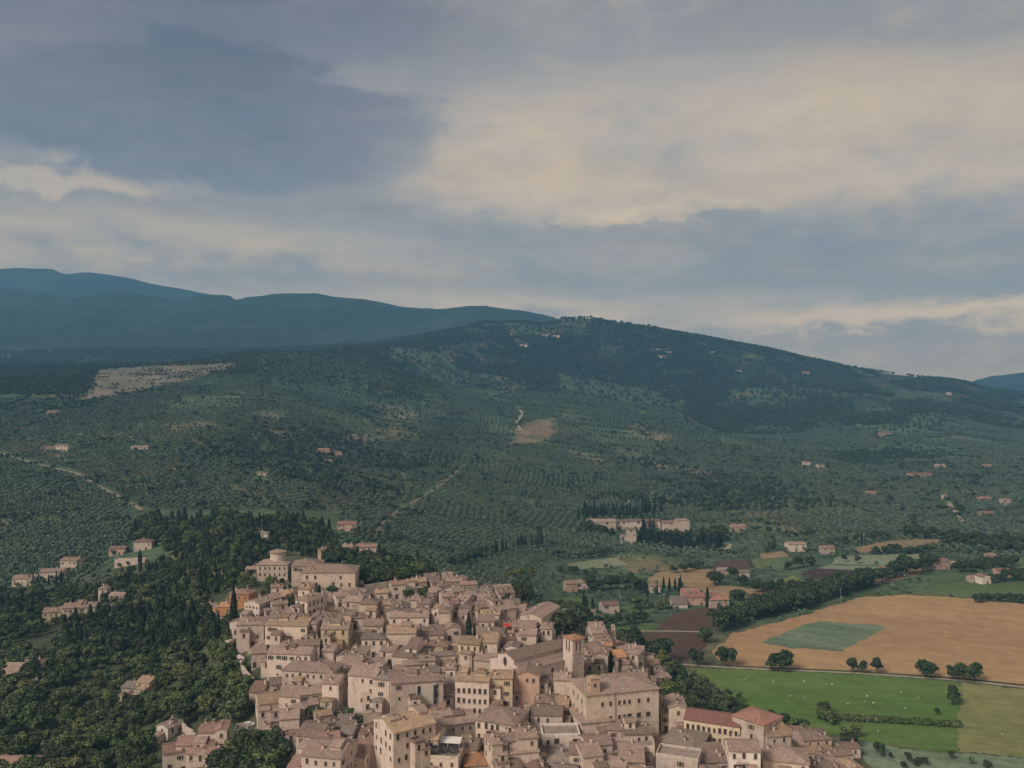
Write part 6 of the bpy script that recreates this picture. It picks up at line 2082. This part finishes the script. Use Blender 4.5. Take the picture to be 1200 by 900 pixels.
# olive groves on the hillside: planted in rows, thinned by scrub and clearings
def olives():
    rng = np.random.default_rng(5)
    no = [PATCHES[0][0], SCREE] + [f[4] for f in FIELDS]
    thin = [p for p, c, a in PATCHES[1:]]
    roads = [(t[2], 3.0) for t in TRACKS]
    def view(xx, yy):
        z = ground(xx, yy)
        u, v = project(xx, yy, z)
        iu = np.clip(np.round((u - UG[0]) / 6).astype(int), 0, len(UG) - 1)
        iy = np.clip(np.searchsorted(YG, yy) - 2, 0, len(YG) - 1)
        ok = (u > -10) & (u < 1210) & (v < LVMIN[iy, iu] + 3)
        return z, u, v, ok
    px, py, ps = [], [], []
    for j in range(4, 25):
        for i in range(-13, 14):
            I, J = np.array([float(i)]), np.array([float(j)])
            hp = float(_hash(I, J, 211)[0])
            if hp < .0:
                continue                               # a plot of grass or fallow
            cx, cy = (i + .15 + .7 * float(_hash(I, J, 201)[0])) * 150, (j + .15 + .7 * float(_hash(I, J, 202)[0])) * 105
            ang = (float(_hash(I, J, 214)[0]) - .5) * .5 + (1.45 if float(_hash(I, J, 215)[0]) < .45 else 0)
            inrow, between = 4.6 + 1.4 * float(_hash(I, J, 216)[0]), 7.0 + 3.5 * float(_hash(I, J, 217)[0])
            gx, gy = np.meshgrid(np.arange(-125, 125, inrow), np.arange(-125, 125, between))
            gx = gx.ravel() + rng.normal(size=gx.size) * .5
            gy = gy.ravel() + rng.normal(size=gy.size) * .5 + 2.0 * np.sin(gx / 30)
            x = cx + gx * math.cos(ang) - gy * math.sin(ang)
            y = cy + gx * math.sin(ang) + gy * math.cos(ang)
            bi, bj, d1, d2 = parcel(x, y)
            m = (bi == i) & (bj == j) & (d2 - d1 > .05) & (y > 560) & (y < 2750)
            px.append(x[m])
            py.append(y[m])
            ps.append(np.full(m.sum(), .85 + .35 * float(_hash(I, J, 218)[0])))
    xx, yy, sc = np.concatenate(px), np.concatenate(py), np.concatenate(ps)
    z, u, v, ok = view(xx, yy)
    n = len(xx)
    ok &= ~((u > 640) & (v > 655) & (rng.random(n) < .7)) & (v < 735)
    ok &= ~((u > 210) & (u < 520) & (v > 668)) & ~((u > 180) & (u < 560) & (v > 690)) & ~((u < 200) & (v > 708)) & ~((u < 640) & (v > 720)) & ~((u > 150) & (u < 400) & (v > 598))
    scrub = fbm(xx / 260 + 9, yy / 260, 4, 71)
    ok &= (scrub < .66) | (rng.random(n) < .5)
    ok &= ~((u < 110) & (v < 466)) & ~((u > 980) & (yy > 1720) & (scrub > .45))
    ok &= rng.random(n) < .95
    wg = rng.normal(size=n) * 3.0
    for p in no:
        ok &= ~in_poly(u + (wg if p in (PATCHES[0][0], SCREE) else 0), v, p)
    for p in thin:
        ok &= ~(in_poly(u + wg * 2, v + wg * .6, p) & (rng.random(n) < .8))
    for ln, wd in roads:
        ok &= ~near_line(u, v, ln, wd)
    for a, b2, c, s in zip(xx[ok], yy[ok], z[ok], sc[ok]):
        PLANTS['olive_tree'].append((float(a), float(b2), float(c), 4.0 * s * rng.uniform(.8, 1.2), 'olive groves on the hillside'))
    # hedges and banks along the plot borders, scrub and woodland between the groves
    y = 640.0
    while y < 2900:
        x = np.arange(-.62 * y, .62 * y, 3.6)
        xx = x + rng.normal(size=len(x)) * 1.2
        yy = y + rng.normal(size=len(x)) * 1.2
        z, u, v, ok0 = view(xx, yy)
        bi, bj, d1, d2 = parcel(xx, yy)
        border = (d2 - d1 < .035) & (fbm(xx / 70, yy / 70, 2, 25) > .42) & (rng.random(len(x)) < .75) & (v < 650)
        terr = (np.abs(((yy + 18 * (fbm(xx / 150, yy / 150, 3, 15) - .5)) % 52) - 26) < 2.0) & (fbm(xx / 110, yy / 40, 2, 35) > .52) & (v < 640) & (_hash(bi, bj, 219) < .6)
        scrub = fbm(xx / 260 + 9, yy / 260, 4, 71)
        big = (rng.random(len(x)) < .45) & (v < 600) & (y > 800)
        wood_left = ((u < 110) & (v < 462) & (v > 425)) | ((u < 300) & (v < 440) & (v > 412))
        shoulder = (u > 300) & (u < 600) & (v < 452) & (rng.random(len(x)) < .16)
        wood = big & (((scrub > .66) & (rng.random(len(x)) < .28)) | wood_left | shoulder | ((scrub > .5) & (rng.random(len(x)) < .05)) | (rng.random(len(x)) < .008))
        ok = ok0 & (border | terr | wood) & ~((u > 150) & (u < 400) & (v > 598))
        wg = rng.normal(size=len(x)) * 3.0
        for p in no:
            ok &= ~in_poly(u + (wg if p is SCREE else 0), v + (wg * .3 if p is SCREE else 0), p)
        inq = ok0 & in_poly(u + rng.normal(size=len(x)) * 4, v + rng.normal(size=len(x)), SCREE) & (rng.random(len(x)) < .25 * sstep(.4, .65, fbm(xx / 40, yy / 40, 3, 55)))
        for a, b2, c, w, q in zip(*(t[ok | inq] for t in (xx, yy, z, wood, inq))):
            PLANTS['far_tree'].append((float(a), float(b2), float(c), rng.uniform(1.5, 3.5) if q else rng.uniform(3.5, 7.0) if w else rng.uniform(2.2, 4.0), 'scrub'))
        y += 4.0


olives()
# a vineyard in straight diagonal rows on the middle of the hillside
for i in range(14):
    f = i / 13
    a, b2 = (484 + 40 * f, 522 + 24 * f), (534 + 40 * f, 480 + 18 * f)
    for k in range(30):
        t = k / 29
        at_px('far_tree', a[0] + (b2[0] - a[0]) * t, a[1] + (b2[1] - a[1]) * t, 1.9, 'vines')


def mountain_wood():
    rng = np.random.default_rng(8)
    y = 2380.0
    while y < 3850:
        sp = 10.0
        x = np.arange(-.62 * y, .62 * y, sp)
        xx = x + rng.normal(size=len(x)) * 3.5
        yy = y + rng.normal(size=len(x)) * 4.5
        z = ground(xx, yy)
        u, v = project(xx, yy, z)
        iu = np.clip(np.round((u - UG[0]) / 6).astype(int), 0, len(UG) - 1)
        iy = np.clip(np.searchsorted(YG, yy) - 2, 0, len(YG) - 1)
        ok = (u > -10) & (u < 1210) & (v < LVMIN[iy, iu] + 2.0) & ~((u < 560) & (yy < 2900) & (rng.random(len(x)) < .6))
        d = fbm(xx / 230, yy / 230, 4, 91)
        clear = fbm(xx / 120, yy / 120, 3, 97)
        ok &= ((d > .40 - .06 * (yy > 3100)) & (clear < .58 + .06 * (u < 900)) & (rng.random(len(x)) < sstep(2300, 2900, yy) + .35)) | (rng.random(len(x)) < .15)
        ok &= ~((u > 1000) & (clear > .5))
        for a, b2, c in zip(xx[ok], yy[ok], z[ok]):
            PLANTS['far_tree'].append((float(a), float(b2), float(c), rng.uniform(6, 11), 'mountain'))
        y += sp
    # taller trees on the summit ridge
    for u in np.arange(560, 1200, 3.0):
        if rng.random() < (.75 if u < 760 else .45):
            yy = 3600 + rng.uniform(-60, 20)
            xx = (u - CU) / F * yy
            PLANTS['far_tree'].append((float(xx), float(yy), gz(xx, yy), rng.uniform(9, 17 if 640 < u < 780 else 12), 'mountain'))


mountain_wood()


# ------------------------------------------------------------------ put the plants into the scene
def gn_scatter(name, meshes, pts, hs, label):
    """one object: points carrying instances of a few crowns (what nobody would count)"""
    coll = bpy.data.collections.new(name + '_sources')
    for i, me in enumerate(meshes):
        coll.objects.link(bpy.data.objects.new(f'{name}_source_{i}', me))
    n = len(pts)
    rng = np.random.default_rng(n)
    me = bpy.data.meshes.new(name)
    me.vertices.add(n)
    me.vertices.foreach_set('co', np.asarray(pts, np.float32).ravel())
    for nm, arr in (('sc', hs), ('rz', rng.uniform(0, 6.28, n))):
        a = me.attributes.new(nm, 'FLOAT', 'POINT')
        a.data.foreach_set('value', np.asarray(arr, np.float32))
    a = me.attributes.new('pick', 'INT', 'POINT')
    a.data.foreach_set('value', rng.integers(0, len(meshes), n).astype(np.int32))
    for m in meshes[0].materials:
        me.materials.append(m)
    o = link(name, me)
    ng = bpy.data.node_groups.new(name, 'GeometryNodeTree')
    ng.interface.new_socket('Geometry', in_out='INPUT', socket_type='NodeSocketGeometry')
    ng.interface.new_socket('Geometry', in_out='OUTPUT', socket_type='NodeSocketGeometry')
    N = ng.nodes
    gi, go = N.new('NodeGroupInput'), N.new('NodeGroupOutput')
    ci = N.new('GeometryNodeCollectionInfo')
    ci.inputs['Collection'].default_value = coll
    ci.inputs['Separate Children'].default_value = True
    ci.inputs['Reset Children'].default_value = True
    ip = N.new('GeometryNodeInstanceOnPoints')
    ip.inputs['Pick Instance'].default_value = True
    def attr(nm, tp):
        q = N.new('GeometryNodeInputNamedAttribute')
        q.data_type = tp
        q.inputs['Name'].default_value = nm
        return q.outputs[0]
    cx = N.new('ShaderNodeCombineXYZ')
    L = ng.links.new
    L(attr('rz', 'FLOAT'), cx.inputs[2])
    L(gi.outputs[0], ip.inputs['Points'])
    L(ci.outputs[0], ip.inputs['Instance'])
    L(attr('pick', 'INT'), ip.inputs['Instance Index'])
    L(cx.outputs[0], ip.inputs['Rotation'])
    L(attr('sc', 'FLOAT'), ip.inputs['Scale'])
    L(ip.outputs[0], go.inputs[0])
    md = o.modifiers.new('scatter', 'NODES')
    md.node_group = ng
    return tag(o, label, None, None, 'stuff')


LOOK = {'broadleaf_tree': 'leafy green broadleaf tree', 'oak_tree': 'round dark green tree', 'cypress_tree': 'slim dark cypress', 'conifer_tree': 'tall dark conifer',
        'yellow_green_tree': 'yellow-green leafy tree', 'umbrella_pine': 'umbrella pine', 'olive_tree': 'grey-green olive tree', 'shrub': 'low green shrub'}
PLACE_WORD = {}


def nth(n):
    return f'{n}' + ('th' if 10 <= n % 100 <= 20 else {1: 'st', 2: 'nd', 3: 'rd'}.get(n % 10, 'th'))


def plant_all():
    r = random.Random(9)
    for kind, variants in KINDS.items():
        lst = PLANTS[kind]
        single = [p for p in lst if p[4].startswith('=')]
        rest = sorted([p for p in lst if not p[4].startswith('=')], key=lambda p: -p[3] / p[1])
        own, far = rest[:MAX_OWN.get(kind, 280) - len(single)], rest[MAX_OWN.get(kind, 280) - len(single):]
        rank = {}
        for q in own:
            rank.setdefault(q[4], []).append(q)
        for q in rank.values():
            q.sort(key=lambda p: p[0] / p[1])
        for pl in single + own:
            x, y, z, h, place = pl
            crown, trunk, hh = variants[r.randrange(len(variants))]
            s = h / hh
            root = empty(kind, (x, y, z), r.uniform(0, 6.28))
            wide = r.uniform(.9, 1.15)
            root.scale = (s * wide, s * wide, s)
            copy_child('trunk', trunk, root, (0, 0, 0))
            copy_child('crown', crown, root, (0, 0, 0))
            if place.startswith('='):
                tag(root, place[1:], 'tree')
            else:
                if len(rank[place]) <= 45:
                    k = [id(q) for q in rank[place]].index(id(pl))
                    tag(root, f'{LOOK[kind]}, {nth(k + 1)} from left, {place}', 'tree', place)
                    continue
                tag(root, f'{LOOK[kind]} in the {place}' if not place.startswith(('cypress', 'dark', 'green', 'trees', 'big', 'small', 'bushes', 'garden', 'yellowish', 'hedge', 'short')) else f'{LOOK[kind]}, one of the {place}', 'tree', place)
        if far:
            hv = np.mean([v[2] for v in variants])
            gn_scatter(kind.replace('_tree', '_wood'), [v[0] for v in variants], [p[:3] for p in far], [p[3] / hv for p in far], f'smaller {LOOK[kind]}s massed further off')
    ol = sorted(PLANTS['olive_tree'], key=lambda p: -p[3] / p[1])
    for (x, y, z, h, place) in ol[:280]:
        o = link('olive_tree', OLIVE[r.randrange(3)], None, (x, y, z), r.uniform(0, 6.28))
        s = h / 4.5
        o.scale = (s, s, s)
        tag(o, 'grey-green olive tree in the groves nearest the town', 'tree', 'olive trees nearest the town')
    gn_scatter('olive_grove', OLIVE, [p[:3] for p in ol[280:]], [p[3] / 4.5 for p in ol[280:]], 'grey-green olive groves covering the hillside terraces')
    ft = PLANTS['far_tree']
    gn_scatter('mountain_forest', FAR, [p[:3] for p in ft], [p[3] / 7.1 for p in ft], 'dark forest and scrub on hillside and mountain')
    sh = PLANTS['shrub']
    hedge = [p for p in sh if 'hedge' in p[4]]
    vine = [p for p in sh if 'vine' in p[4]]
    gn_scatter('hedge_foliage', SHRUB, [p[:3] for p in hedge], [p[3] / 1.9 for p in hedge], 'clipped dark hedge row across the meadow')
    gn_scatter('vine_foliage', SHRUB, [p[:3] for p in vine], [p[3] / 1.9 for p in vine], 'rows of vines on the small plot beside town')
    print({k: len(v) for k, v in PLANTS.items()})


MAX_OWN = {'oak_tree': 290, 'broadleaf_tree': 290, 'cypress_tree': 200, 'conifer_tree': 200}
plant_all()
